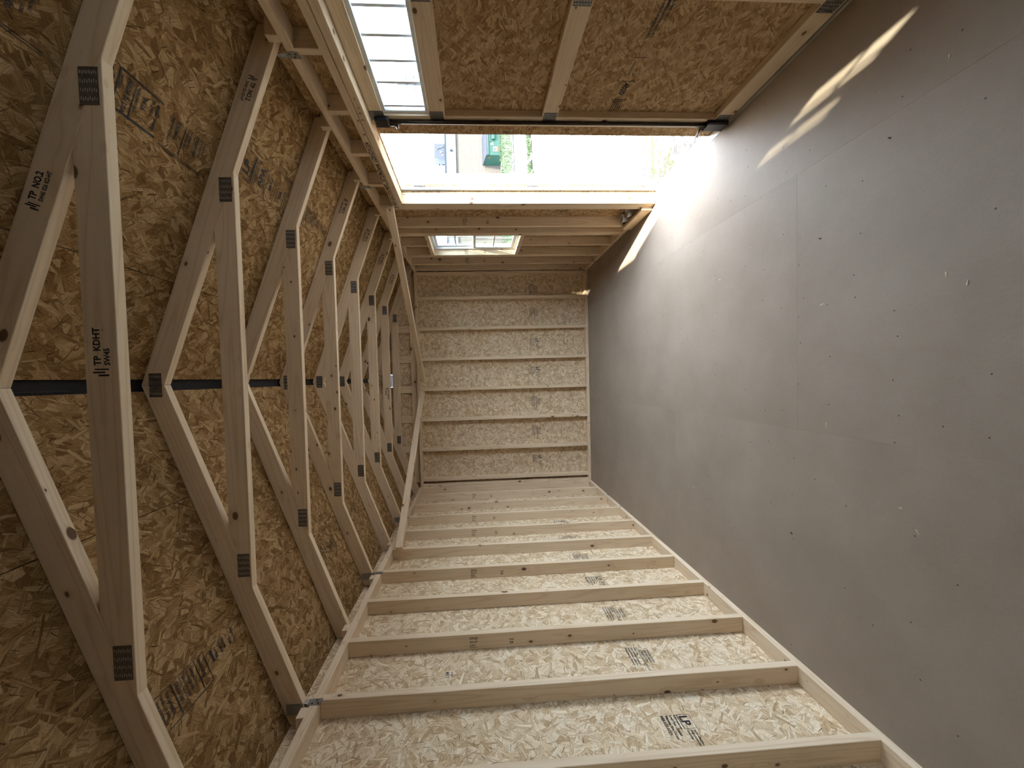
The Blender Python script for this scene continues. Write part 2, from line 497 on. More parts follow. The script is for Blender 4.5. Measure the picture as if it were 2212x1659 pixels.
# lettering ------------------------------------------------------------------
TXT = {}
def text_verts(s, size):
    key = (s, size)
    if key not in TXT:
        cu_ = bpy.data.curves.new('lettering', 'FONT')
        cu_.body = s
        cu_.size = size * I
        cu_.resolution_u = 2
        cu_.offset = size * I * 0.032
        ob = bpy.data.objects.new('lettering', cu_)
        me = bpy.data.meshes.new_from_object(ob)
        TXT[key] = ([v.co.copy() for v in me.vertices], [tuple(p.vertices) for p in me.polygons])
        bpy.data.objects.remove(ob)
        bpy.data.curves.remove(cu_)
        bpy.data.meshes.remove(me)
    return TXT[key]

STAMPS = {}
def stamp_mesh(key, lines, bars, ink, kx=1.0, ky=1.0):
    """lines: (text, size, x, y, squeeze); bars: (x0, y0, x1, y1); inches in the stamp's own plane."""
    if key in STAMPS:
        return STAMPS[key]
    vs, fs = [], []
    for ln in lines:
        s, size, x, y = ln[:4]
        sq = ln[4] if len(ln) > 4 else 1.0
        V, Fc = text_verts(s, size)
        b = len(vs)
        vs += [(v.x * sq + x * I, v.y + y * I, 0) for v in V]
        fs += [tuple(i + b for i in f) for f in Fc]
    for (x0, y0, x1, y1) in bars:
        b = len(vs)
        vs += [(x0 * I, y0 * I, 0), (x1 * I, y0 * I, 0), (x1 * I, y1 * I, 0), (x0 * I, y1 * I, 0)]
        fs.append((b, b + 1, b + 2, b + 3))
    vs = [(v[0] * kx, v[1] * ky, 0) for v in vs]
    me = bpy.data.meshes.new('stamp')
    me.from_pydata(vs, [], fs)
    me.materials.append(MT[ink])
    STAMPS[key] = me
    return me

def stamp(me, c, right, upv, parent, name='printed_stamp', lift=0.03):
    right = Vector(right).normalized()
    upv = Vector(upv)
    upv = (upv - right * upv.dot(right)).normalized()
    nrm = right.cross(upv)
    m = Matrix((right, upv, nrm)).transposed().to_4x4()
    m.translation = (Vector(c) + nrm * lift) * I
    return put(name, me, m, parent)

# ----------------------------------------------------------------------------
# room dimensions (inches)
# ----------------------------------------------------------------------------
W, L = 113.45, 215.14          # inner faces of the stud walls
YN = -70.0                     # wall behind the camera
YS0 = 56.35                    # a stud of the wall opposite the door, then every 16
LT = 91.10                     # underside of the top plate, wall opposite the door
RT = 90.75                     # underside of the top plate, door wall
RX, RZ = 57.18, 114.02         # ridge, underside of the rafters
SR, SL = 0.3638, 0.3580        # roof slopes
YT = 47.32                    # first truss, then every 24
def low_r(x): return RZ - SR * (x - RX)
def low_l(x): return RZ - SL * (RX - x)
KR = math.sqrt(1 + SR * SR)
KL = math.sqrt(1 + SL * SL)

# ----------------------------------------------------------------------------
# floor
# ----------------------------------------------------------------------------
floor = thing('floor', 'brown-grey coated board floor of the shed with butted sheets', 'floor', (56, 80, 0), None, 'structure')
def floor_panel(x0, x1, y0, y1):
    g = 0.012
    obox('floor_panel', ((x0 + x1) / 2, (y0 + y1) / 2, -0.36), (0, 1, 0), (-1, 0, 0), (y1 - y0 - g, x1 - x0 - g, 0.72), floor, 'floor', 0.012)
for (x0, x1, ys) in ((-3.6, 45.4, (YN, 25.8, 121.8, 218.6)), (45.4, 93.6, (YN, -22, 74.1, 170.1, 218.6)), (93.6, 115.5, (YN, 25.8, 121.8, 218.6))):
    for a, b_ in zip(ys, ys[1:]):
        floor_panel(x0, x1, a, b_)
lum('rim_joist', -3.6, 116.9, YN, 218.6, -7.6, -0.76, floor, 'wood')

# ----------------------------------------------------------------------------
# wall opposite the door (bottom of the picture)
# ----------------------------------------------------------------------------
LP_WALL = stamp_mesh('lp_wall', [('LP', 2.0, 0.25, 3.2), ('888.820.0325', 0.72, 0.0, 0.0), ('Warranty  Live LPCorp', 0.62, 0.0, 0.85, 0.8), ('Load App - Esedol', 0.62, 0.0, 1.65, 0.9), ('important: see', 0.5, 0.0, 2.35), ('RATED SHEATHING', 0.42, 3.2, 4.4, 0.8), ('SIZED FOR SPACING', 0.42, 3.2, 3.8, 0.8), ('EXPOSURE 1', 0.42, 3.2, 3.2, 0.9)],
                     [(0, 2.9, 2.9, 3.05), (0, 5.1, 2.9, 5.16), (0, 2.75, 0.05, 5.16), (2.86, 2.9, 2.92, 5.16)], 'ink')
TXT_WALL = stamp_mesh('txt_wall', [('SPACE PANELS 1/8 INCH', 0.50, 0, y) for y in (0.0, 0.65, 1.3)] + [('THIS SIDE DOWN', 0.5, 1.0, y) for y in (3.1, 3.75, 4.4)] + [('1220 x 2440', 0.5, 0, 1.95)],
                      [(0, 2.5, 7.6, 2.62), (0, 2.8, 7.6, 2.9)], 'ink')
MIN_WALL = stamp_mesh('min_wall', [('M17', 1.0, 0, 0), ('0418', 0.5, 0, 1.1), ('LP', 0.5, 0.9, 1.1)], [], 'ink_grey')
MINI = stamp_mesh('mini', [('218.4', 0.7, 0, 0.0, 0.8), ('07:12', 0.7, 0, 0.75, 0.8), ('OSB', 0.7, 0, 1.5, 0.8)], [], 'ink_grey')
STUD_A = stamp_mesh('stud_a', [('S-P-F', 0.55, 0, 0), ('KD-HT', 0.55, 0, 0.75), ('STUD', 0.7, 0, 1.5)], [(0, -0.3, 1.6, -0.2)], 'ink')
STUD_B = stamp_mesh('stud_b', [('TP', 0.8, 0, 0), ('No2', 0.55, 0, 0.9)], [], 'ink')

wall_left = thing('wall_left', 'open stud wall with pale strand board sheathing, no openings', 'wall', (0, 80, 0), None, 'structure')
lum('bottom_plate', -3.5, 0.0, YN, L, 0.02, 1.5, wall_left)
lum('top_plate', -3.5, 0.0, YN, L, LT, LT + 1.5, wall_left)
ztop = low_l(-3.5) + 3.5 * KL
py = [YN, YS0 + 0.75 - 32, YS0 + 0.75 + 16, YS0 + 0.75 + 64, YS0 + 0.75 + 112, L + 3.9]
lp = []
for a, b_ in zip(py, py[1:]):
    lp.append((a, b_, panel('sheathing_panel', (-3.75, (a + b_) / 2, (ztop - 7.5) / 2), (0, 0, 1), (0, -1, 0), (ztop + 7.5, b_ - a, 0.48), wall_left, 'osb_wall', None)))
def left_panel(y):
    return [p for a, b_, p in lp if a <= y <= b_][0]
studs = []
for k in range(-1, 10):
    y = YS0 + 16 * k
    s = lum('stud', -3.5, -0.0, y, y + 1.5, 1.5, LT, wall_left)
    studs.append((k, s))
    if k in (0, 2, 4, 6, 7, 9):
        stamp(STUD_A, (-2.7, y, 64.6), (0, 0, -1), (1, 0, 0), s, lift=0.02)
        stamp(STUD_B, (-2.7, y, 55.8), (0, 0, -1), (1, 0, 0), s, lift=0.02)
lum('stud', -3.5, 0.0, L - 1.5, L, 1.5, LT, wall_left)
lum('stud', -3.5, 0.0, 20, 21.5, 1.5, LT, wall_left)
for i, k in enumerate(range(0, 10)):
    y = YS0 + 16 * k
    me = LP_WALL if k in (0, 3, 6) else TXT_WALL
    yy = y + 13.2 if k else y + 11.2
    stamp(me, (-3.5, yy, 31.0 if k == 0 else 30.6), (0, -1, 0), (0, 0, -1), left_panel(yy), lift=0.02)
stamp(MIN_WALL, (-3.5, 82.0, 69.5), (0, -1, 0), (0, 0, -1), left_panel(80), lift=0.02)

# ----------------------------------------------------------------------------
# back wall and gable
# ----------------------------------------------------------------------------
wall_back = thing('wall_back', 'end stud wall of pale strand board with open gable above', 'wall', (56, 218, 0), None, 'structure')
def bz(x): return 90.55          # underside of its top plate
lum('bottom_plate', 0.0, W, L, L + 3.5, 0.02, 1.5, wall_back)
beam('top_plate', (-3.5, L + 1.75, bz(-3.5) + 0.75), (W + 3.5, L + 1.75, bz(W + 3.5) + 0.75), (0, 1, 0), 3.5, 1.5, wall_back)
for x in [100.39 - 16 * i for i in range(7)]:
    lum('stud', x - 1.5, x, L, L + 3.5, 1.5, bz(x) - 0.05, wall_back)
lum('stud', 0.02, 1.45, L, L + 3.5, 1.5, 90.5, wall_back)
lum('stud', W - 1.6, W - 0.05, L, L + 3.5, 1.5, 90.5, wall_back)
bp_edges = [-4.0, 19.64, 67.64, 117.4]
bps = []
for a, b_ in zip(bp_edges, bp_edges[1:]):
    bps.append((a, b_, panel('sheathing_panel', ((a + b_) / 2, L + 3.75, 41.5), (0, 0, 1), (1, 0, 0), (99.0, b_ - a, 0.48), wall_back, 'osb_wall', None)))
for i, x in enumerate((107.5, 93.6, 77.0, 61.6, 45.5, 29.5, 13.4)):
    me = TXT_WALL if i in (0, 1, 4, 5) else LP_WALL
    pp = [p for a, b_, p in bps if a <= x <= b_][0]
    stamp(me, (x + (1.0 if i else -0.5), L + 3.5, 31.2), (-1, 0, 0), (0, 0, -1), pp, lift=0.02)
for x in (76, 27.3):
    stamp(MINI, (x, L + 3.5, 70.5), (-1, 0, 0), (0, 0, -1), bps[1][2] if x < 66 else bps[2][2], lift=0.02)
# gable framing: chord on the plate, flat studs, sheathing
beam('gable_chord', (2, L + 2.9, 93.75), (W - 2, L + 2.9, 93.75), (0, 0, 1), 3.3, 1.1, wall_back)
for x in (99.7, 83.7, 67.9, 51.9, 36.0, 20.0):
    zt = (low_r(x) if x > RX else low_l(x)) + 2.2
    if x == 51.9:
        lum('gable_stud', x - 1.75, x + 1.75, L + 2.1, L + 3.5, bz(x) + 4.95, 102.0, wall_back)
    else:
        lum('gable_stud', x - 1.75, x + 1.75, L + 2.1, L + 3.5, bz(x) + 4.95, zt, wall_back)
def sheet_xz(name, polys, y0, y1, cz, parent, mat):
    """One sheet standing in the x-z plane, given as polygons; local xy is its face."""
    gm = Matrix(((1, 0, 0), (0, 0, -1), (0, 1, 0))).transposed().to_4x4()
    gm.translation = Vector((56, (y0 + y1) / 2, cz)) * I
    bm = bmesh.new()
    for gp in polys:
        a_ = [bm.verts.new((x * I, y0 * I, z * I)) for x, z in gp]
        b_ = [bm.verts.new((x * I, y1 * I, z * I)) for x, z in gp]
        bm.faces.new(a_); bm.faces.new(b_[::-1])
        n = len(gp)
        for i in range(n):
            bm.faces.new((a_[i], b_[i], b_[(i + 1) % n], a_[(i + 1) % n]))
    bm.transform(gm.inverted())
    put(name, bm_mesh(bm, name), gm, parent, mat)
VX0, VX1, VZ0, VZ1 = 52.8, 60.6, 102.7, 110.4          # gable vent opening
sheet_xz('gable_sheathing', [
    [(-4.2, 91.0), (VX0 + 0.5, 91.0), (VX0 + 0.5, low_l(VX0 + 0.5) + 3.6), (-4.2, low_l(-4.2) + 3.6)],
    [(VX1 - 0.5, 91.0), (117.9, 91.0), (117.9, low_r(117.9) + 3.6), (VX1 - 0.5, low_r(VX1 - 0.5) + 3.6)],
    [(VX0 + 0.5, 91.0), (VX1 - 0.5, 91.0), (VX1 - 0.5, VZ0 + 0.5), (VX0 + 0.5, VZ0 + 0.5)],
    [(VX0 + 0.5, VZ1 - 0.5), (VX1 - 0.5, VZ1 - 0.5), (VX1 - 0.5, low_r(VX1 - 0.5) + 3.6), (RX, RZ + 3.6), (VX0 + 0.5, low_l(VX0 + 0.5) + 3.6)]], L + 3.52, L + 3.98, 96, wall_back, 'osb_wall')

# wall behind the camera: plain sheathing
wall_front = thing('wall_front', 'strand board end wall behind the viewer', 'wall', (56, YN, 0), None, 'structure')
sheet_xz('end_sheathing', [[(-4.2, -7.5), (117.9, -7.5), (117.9, low_r(117.9) + 3.6), (RX, RZ + 3.6), (-4.2, low_l(-4.2) + 3.6)]], YN - 0.5, YN, 50, wall_front, 'osb_wall')

# ----------------------------------------------------------------------------
# door wall (top of the picture)
# ----------------------------------------------------------------------------
DY0, DY1 = 60.5, 133.0          # door opening
wall_right = thing('wall_right', 'stud wall with the double door opening and a small window', 'wall', (W, 80, 0), None, 'structure')
rtop = low_r(W + 3.5) + 3.5 * KR
XO = W + 3.5
def rpanel(y0, y1, z0, z1, mat='osb_door'):
    return panel('sheathing_panel', (XO + 0.25, (y0 + y1) / 2, (z0 + z1) / 2), (0, 1, 0), (0, 0, -1), (y1 - y0, z1 - z0, 0.5), wall_right, mat, None)
WIN1 = (162.8, 187.5, 41.7, 78.5)
ADDED_WIN = (17.5, 42.2, 41.7, 78.5)  # unseen window, added to give the sun streaks on the floor and some fill
rpanel(DY0, DY1, 83.2, rtop)
rpanel(YN, ADDED_WIN[0], -7.5, rtop)
rpanel(ADDED_WIN[1], DY0, -7.5, rtop)
rpanel(ADDED_WIN[0], ADDED_WIN[1], -7.5, ADDED_WIN[2])
rpanel(ADDED_WIN[0], ADDED_WIN[1], ADDED_WIN[3], rtop)
far_panel = rpanel(DY1, WIN1[0], -7.5, rtop)
rpanel(WIN1[0], WIN1[1], -7.5, WIN1[2])
rpanel(WIN1[0], WIN1[1], WIN1[3], rtop)
rpanel(WIN1[1], L + 3.98, -7.5, rtop)
lum('top_plate', W, XO, YN, L, RT, RT + 1.5, wall_right)
lum('bottom_plate', W, XO, DY1 + 4.7, L, 0.02, 1.5, wall_right)
lum('bottom_plate', W, XO, YN, DY0 - 3.0, 0.02, 1.5, wall_right)
# door header: two flat pieces, cripples above
hA = lum('header_plate', W, XO, DY0 - 3, DY1 + 4.7, 85.1, 86.6, wall_right)
lum('header_plate', W, XO, DY0, DY1 + 3.1, 83.4, 84.95, wall_right)
for y in (56.1, 72.1, 88.1, 104.1, 120.1, 134.4):
    lum('cripple_stud', W, XO, y, y + 1.5, 86.6, RT, wall_right)
HDR = stamp_mesh('hdr', [("JV 18551/GXC/YDI/YM/PC, 3XTZ/McDaniel  LGSH/DXGS4", 1.55, 0, 0, 0.97)], [], 'ink')
stamp(HDR, (W, 136.3, 85.28), (0, -1, 0), (0, 0, 1), hA, 'marker_writing', 0.02)
MARK = stamp_mesh('mark', [('F', 0.9, 0, 0), ('L', 0.7, 4, 0), ('8', 0.8, 2.2, 0.1), ('-', 1.2, 6.6, 0)], [], 'ink')
stamp(MARK, (W, 91.2, 84.0), (0, -1, 0), (0, 0, 1), hA, 'marker_writing', 0.02)
# far jamb: trimmer, king stud, casing line
lum('trimmer_stud', W, XO, DY1, DY1 + 1.5, 0.05, 83.4, wall_right)
lum('jamb_board', W - 0.05, XO, DY1 + 1.55, DY1 + 3.15, 0.05, 83.4, wall_right)
lum('king_stud', W, XO, DY1 + 3.2, DY1 + 4.7, 1.5, 85.1, wall_right)
lum('trimmer_stud', W, XO, DY0 - 1.5, DY0, 0.05, 83.4, wall_right)
lum('king_stud', W, XO, DY0 - 3.0, DY0 - 1.5, 1.5, 85.1, wall_right)
# studs beyond the door
def rstud(y0, y1, name='stud', z0=1.5, z1=RT):
    return lum(name, W, XO, y0, y1, z0, z1, wall_right)
s1 = rstud(152.5, 154.0)
s2 = rstud(159.6, 161.1)
rstud(161.2, 162.8, 'window_jack')
s3 = rstud(187.5, 189.0, 'window_jack')
s4 = rstud(189.1, 190.6)
s5 = rstud(201.7, 203.2)
rstud(212.6, 214.1)
for (y, s) in ((152.5, s1), (187.5, s3), (201.7, s5)):
    stamp(STUD_A, (W + 2.8, y, 64.0), (0, 0, -1), (-1, 0, 0), s, lift=-0.02) if False else stamp(STUD_A, (W + 0.8, y, 64.6), (0, 0, -1), (1, 0, 0), s, lift=0.02)
    stamp(STUD_B, (W + 0.8, y, 55.8), (0, 0, -1), (1, 0, 0), s, lift=0.02)
# window framing
lum('window_header', W, XO, WIN1[0], WIN1[1], WIN1[3], WIN1[3] + 1.5, wall_right)
lum('rough_sill', W, XO, WIN1[0], WIN1[1], WIN1[2] - 1.5, WIN1[2], wall_right)
lum('cripple_stud', W, XO, 174.0, 175.5, WIN1[3] + 1.5, RT, wall_right)
lum('cripple_stud', W, XO, 174.0, 175.5, 1.5, WIN1[2] - 1.5, wall_right)
stamp(TXT_WALL, (XO, 150.0, 31.0), (0, 1, 0), (0, 0, -1), far_panel, lift=0.02) if False else stamp(TXT_WALL, (XO, 143.0, 31.2), (0, 1, 0), (0, 0, -1), far_panel, lift=0.02)
# outside trim round the door
lum('outside_trim', XO + 0.5, XO + 1.3, DY1 - 1.0, DY1 + 3.0, -2, 86, wall_right, 'trim_white')
lum('outside_trim', XO + 0.5, XO + 1.3, DY0 - 3.0, DY0 + 0.4, -2, 86, wall_right, 'trim_white')
trim_1 = lum('trim_1', 115.52, 119.3, DY0 + 0.1, DY1 - 0.02, -0.75, 0.06, None, 'alum', 0.05)
tag(trim_1, 'bright aluminium threshold strip under the double door', 'threshold', None, 'structure')

# ----------------------------------------------------------------------------
# roof deck
# ----------------------------------------------------------------------------
ceiling = thing('ceiling', 'brown strand board roof deck seen from below with a black ridge slot', 'ceiling', (RX, 80, RZ), None, 'structure')
def deck(side, d0, d1, y0, y1):
    """Sheet from horizontal distance d0 to d1 off the ridge."""
    sl, k = (SR, KR) if side > 0 else (SL, KL)
    z = lambda d: RZ + 3.5 * k - sl * d
    p0 = Vector((RX + side * d0, 0, z(d0)))
    p1 = Vector((RX + side * d1, 0, z(d1)))
    ey = (p1 - p0).normalized()
    nrm = Vector((side * sl, 0, 1)).normalized()
    c = (p0 + p1) / 2 + nrm * 0.25 + Vector((0, (y0 + y1) / 2, 0))
    g = 0.10
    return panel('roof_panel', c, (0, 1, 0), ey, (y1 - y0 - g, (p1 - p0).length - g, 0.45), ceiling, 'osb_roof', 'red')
for side in (1, -1):
    e = 64.0
    sx = 17.0 if side > 0 else 19.1
    yl = [YN - 1, 1.4, 97.4, 193.4, L + 4] if side > 0 else [YN - 1, 49.4, 145.4, L + 4]
    yu = [YN - 1, 49.4, 145.4, L + 4] if side > 0 else [YN - 1, 1.4, 97.4, 193.4, L + 4]
    for a, b2 in zip(yl, yl[1:]):
        deck(side, sx, e, a, b2)
    for a, b2 in zip(yu, yu[1:]):
        deck(side, 0.95, sx, a, b2)
    sl, k = (SR, KR) if side > 0 else (SL, KL)
    p0 = Vector((RX, 0, RZ + 3.5 * k + 1.0)); p1 = Vector((RX + side * 66, 0, RZ + 3.5 * k + 1.0 - sl * 66))
    obox('roofing_felt', (p0 + p1) / 2 + Vector((0, (YN + L) / 2, 0.05)), (0, 1, 0), p1 - p0, (L - YN + 8, (p1 - p0).length, 0.15), ceiling, 'felt', 0)
lum('ridge_vent', RX - 2.2, RX + 2.2, YN, L + 3, RZ + 3.95, RZ + 5.4, ceiling, 'vent_black', 0.02)
rz_ = lambda d, side: RZ + 3.5 * (KR if side > 0 else KL) - (SR if side > 0 else SL) * d
RIGHTDN = Vector((1, 0, -SR)).normalized()
LEFTDN = Vector((-1, 0, -SL)).normalized()
S_BIG = stamp_mesh('big1', [('MADE IN USA', 0.95, 0.2, 3.4), ('RATED SHEATHING', 0.55, 0.2, 5.0, 0.9), ('24/16', 1.0, 1.0, 6.0), ('PS 2-10', 0.7, 0.4, 7.4), ('Peel & Stick', 0.5, 0.3, 2.4)] +
                    [('QUESTIONS? CALL', 0.6, 0.1, 11.2, 0.9), ('BUILDING', 0.9, 0.2, 12.2, 0.9), ('INSTALL AT ALL ENDS', 0.5, 0, 14.4, 0.85), ('SPACE PANELS 1/8', 0.5, 0, 15.1, 0.9), ('218-629-7400', 0.85, 0.0, 16.4, 0.92), ('EXPOSURE 1 SIZED', 0.45, 0, 17.6), ('FOR SPACING', 0.45, 0, 18.2)],
                    [(-0.6, 2.0, -0.3, 9.2), (5.9, 2.0, 6.3, 9.2), (-0.6, 2.0, 6.3, 2.25), (0, 4.6, 5.8, 4.75), (0.4, 8.4, 2.6, 8.7), (3.0, 8.4, 5.2, 8.7), (-0.1, 13.9, 6, 14.05), (-0.1, 16.0, 6.0, 16.08), (6.5, 10, 6.62, 20.5), (6.9, 11, 7.0, 20.5), (0.4, -2.0, 1.2, 1.2), (2.0, -1.4, 3.0, 0.8), (3.6, -2.2, 4.6, 1.6), (1.4, 0.2, 2.6, 1.6)], 'ink', 0.72, 0.95)
S_LPA = stamp_mesh('lpa', [('LP', 2.5, 0.7, -2.6), ('ROXBORO COUNTY AL', 0.5, 0.0, -4.6, 0.8), ('APA', 2.0, 0.6, -7.4), ('RATED SHEATHING', 0.55, 0.1, -9.0, 0.85), ('24/16', 1.15, 1.3, -10.6), ('SIZED FOR SPACING', 0.5, 0.1, -11.6, 0.85), ('EXPOSURE 1', 0.5, 0.6, -12.4), ('THICKNESS 0.418', 0.5, 0.2, -13.2, 0.9), ('520', 1.1, 1.5, -14.8), ('PS 2-10 SHEATHING', 0.5, 0.1, -16.0, 0.85), ('PRP-108 HUD-UM-40', 0.5, 0.1, -16.8, 0.85)],
                    [(0.1, -3.2, 5.0, -3.1), (0.1, -0.2, 5.0, -0.1), (0.1, -3.2, 0.2, -0.1), (4.9, -3.2, 5.0, -0.1), (0.2, -4.0, 4.8, -3.5), (0, -5.0, 5, -4.9), (0, -5.3, 5, -5.22), (0, -7.9, 5, -7.82), (0, -8.15, 5, -8.07), (0, -14.35, 1.3, -14.25), (4.2, -14.35, 5.6, -14.25), (6.3, -18, 6.38, 0.5), (6.6, -17, 6.66, -9), (-0.9, -14, -0.82, 0)], 'ink')
S_LEFT = stamp_mesh('lefts', [('THIS SIDE DOWN', 0.80, 0, 0.0, 0.75), ('WARNING', 0.6, 0.2, 1.2), ('1/8 INCH AT EDGES', 0.62, 0, 3.2, 0.75), ('1/8 INCH AT ENDS', 0.62, 0, 4.1, 0.75), ('SPACE PANELS', 0.75, 0.1, 5.1, 0.8), ('218-520-7400', 0.9, 0, 7.0, 0.7), ('INSTALL PER CODE', 0.6, 0, 8.6, 0.75), ('STRENGTH AXIS', 0.6, 0, 9.5, 0.8), ('EXPOSURE 1', 0.7, 0, 10.4, 0.9), ('SHEATHING', 0.8, 0, 12.4, 0.8), ('520', 1.0, 1.4, 20.0), ('EXPOSURE 1', 0.6, 0.4, 17.6, 0.8), ('SIZED FOR', 0.6, 0.2, 18.6, 0.8), ('RATED', 0.7, 0.6, 16.2), ('ENGINEERED WOOD', 0.5, 0, 21.4, 0.7)],
                     [(-0.3, 2.6, 5.2, 2.8), (-0.3, 6.4, 5.2, 6.6), (-0.3, 8.1, 5.2, 8.2), (-0.3, 11.6, 5.2, 11.75), (-0.3, 13.8, 5.2, 13.95), (5.3, -1, 5.45, 14), (-0.5, 0, -0.4, 14), (0.5, 15.2, 2.8, 15.7), (0, 19.7, 1.1, 19.8), (3.6, 19.7, 5.2, 19.8)], 'ink', 0.78, 0.85)
def roof_panel_at(x, y):
    best = None
    for o in ceiling.children:
        if o.name.startswith('roof_panel'):
            c = WM[o.name].translation / I
            d = abs(c.x - x) * 3 + abs(c.y - y)
            if (c.x > RX) == (x > RX) and (best is None or d < best[0]):
                best = (d, o)
    return best[1]
def roof_stamp(me, x, y, right, upv):
    side = 1 if x > RX else -1
    z = rz_(abs(x - RX), side)
    stamp(me, (x, y, z), right, upv, roof_panel_at(x, y), lift=-0.0 + 0.04)
roof_stamp(S_BIG, 95.6, 51.2, -RIGHTDN, (0, 1, 0))
# letters read towards the eave, tops towards the viewer: lines run away from the viewer
roof_stamp(S_LPA, 95.6, 77.6, RIGHTDN, (0, -1, 0))
roof_stamp(S_LEFT, 100.2, 99.0, -RIGHTDN, (0, 1, 0))
roof_stamp(S_BIG, 95.9, 26.0, -RIGHTDN, (0, 1, 0))
roof_stamp(S_LEFT, 17.0, 49.5, LEFTDN, (0, 1, 0))
roof_stamp(S_LPA, 11.2, 96.4, -LEFTDN, (0, -1, 0))
roof_stamp(S_LEFT, 16.8, 118.6, LEFTDN, (0, 1, 0))
MINIR = stamp_mesh('minir', [('LP LP LP', 1.6, 0, 0)], [(-0.5, -0.4, 9, -0.3), (-0.5, 1.7, 9, 1.8), (2.2, -0.3, 2.3, 1.7), (4.6, -0.3, 4.7, 1.7)], 'ink')
roof_stamp(MINIR, 55.0, 59.0, (0, -1, 0), -LEFTDN)

# ----------------------------------------------------------------------------
# trusses
# ----------------------------------------------------------------------------
def gusset_mesh(w, h, rows, cols):
    bm = bmesh.new()
    add_box(bm, (0, 0, 0), (w * I, h * I, 0.05 * I), 0)
    for r in range(rows):
        for c in range(cols):
            x = (r + 0.5) / rows - 0.5
            y = (c + 0.5) / cols - 0.5
            add_box(bm, (x * w * I * 0.94 + (0.05 * I if c % 2 else -0.05 * I), y * h * I * 0.94, 0.035 * I), (0.36 * I * w / 4, 0.085 * I * h / 2, 0.05 * I), 1)
    me = bm_mesh(bm, 'gusset')
    me.materials.append(MT['gusset'])
    me.materials.append(MT['tooth'])
    return me
G_MAIN = gusset_mesh(4.0, 2.0, 4, 8)
G_DOOR = gusset_mesh(3.0, 3.2, 6, 5)
NO2_R = stamp_mesh('no2', [('TP  NO.2', 1.25, 1.5, 0.2, 0.95), ('SW45 026 KD-HT', 0.8, 1.6, -0.75, 0.85)], [(0, -0.6, 0.25, 0.5), (0.4, -0.2, 0.62, 1.2), (0.75, -0.6, 0.95, 0.9)], 'ink', 0.66, 0.85)
KDHT = stamp_mesh('kdht', [('TP  KDHT', 1.05, 1.2, 0.2, 0.9), ('SW45', 0.85, 1.2, -0.75, 0.9)], [(0, -0.6, 0.2, 0.5), (0.35, -0.2, 0.52, 1.1), (0.7, -0.6, 0.85, 0.9)], 'ink')

ORD = ['first', 'second', 'third', 'fourth', 'fifth', 'sixth', 'seventh']
zcR, zcL = 101.12, 101.29
xkR = RX + (RZ - zcR) / SR
xkL = RX - (RZ - zcL) / SL
def strap(t, y, side):
    """Twisted hurricane tie from the rafter's near face down to the top plate."""
    bm = bmesh.new()
    if side < 0:
        xw, zp, s = 0.0, LT, 1
    else:
        xw, zp, s = W, RT, -1
    zr = (low_l(xw + 0.2) if side < 0 else low_r(xw - 0.2))
    T = 0.05
    q = [(xw - 1.4 * s, y - 0.05, zr + 0.2), (xw + 0.5 * s, y - 0.05, zr + 0.1), (xw + 0.5 * s, y - 0.05, zr + 2.7), (xw - 1.4 * s, y - 0.05, zr + 2.9)]
    if side < 0:
        add_box(bm, Vector((xw - 0.45 * s, y - 0.06, zr + 1.55)) * I, Vector((1.9, 0.06, 2.7)) * I)
    else:
        y = y + 1.6
        add_box(bm, Vector((xw - 0.45 * s, y - 0.04, zr + 1.55)) * I, Vector((1.9, 0.06, 2.7)) * I)
    add_box(bm, Vector((xw + 0.06 * s, y + 0.7, zp + 0.75)) * I, Vector((0.06, 1.5, 2.3)) * I)
    # twisted web
    p = [Vector(v) * I for v in ((xw + 0.5 * s, y - 0.08, zr + 0.2), (xw + 0.5 * s, y - 0.08, zr + 2.0), (xw + 0.09 * s, y + 0.3, zp + 1.9), (xw + 0.09 * s, y + 1.4, zp + 1.9))]
    a = [bm.verts.new(v) for v in p]
    b = [bm.verts.new(v + Vector((0.05 * s, -0.05, 0)) * I) for v in p]
    bm.faces.new(a); bm.faces.new(b[::-1])
    for i in range(4):
        bm.faces.new((a[i], b[i], b[(i + 1) % 4], a[(i + 1) % 4]))
    for (dy, dz) in ((0.4, 0.2), (1.05, 0.55), (0.4, 1.2)):
        add_box(bm, Vector((xw + 0.10 * s, y + dy, zp + dz)) * I, Vector((0.03, 0.28, 0.28)) * I, 1)
    mesh_obj('hurricane_tie', bm, (xw, y, zp + 1), t, ['tie', 'hole'], 'galvanised metal strap')

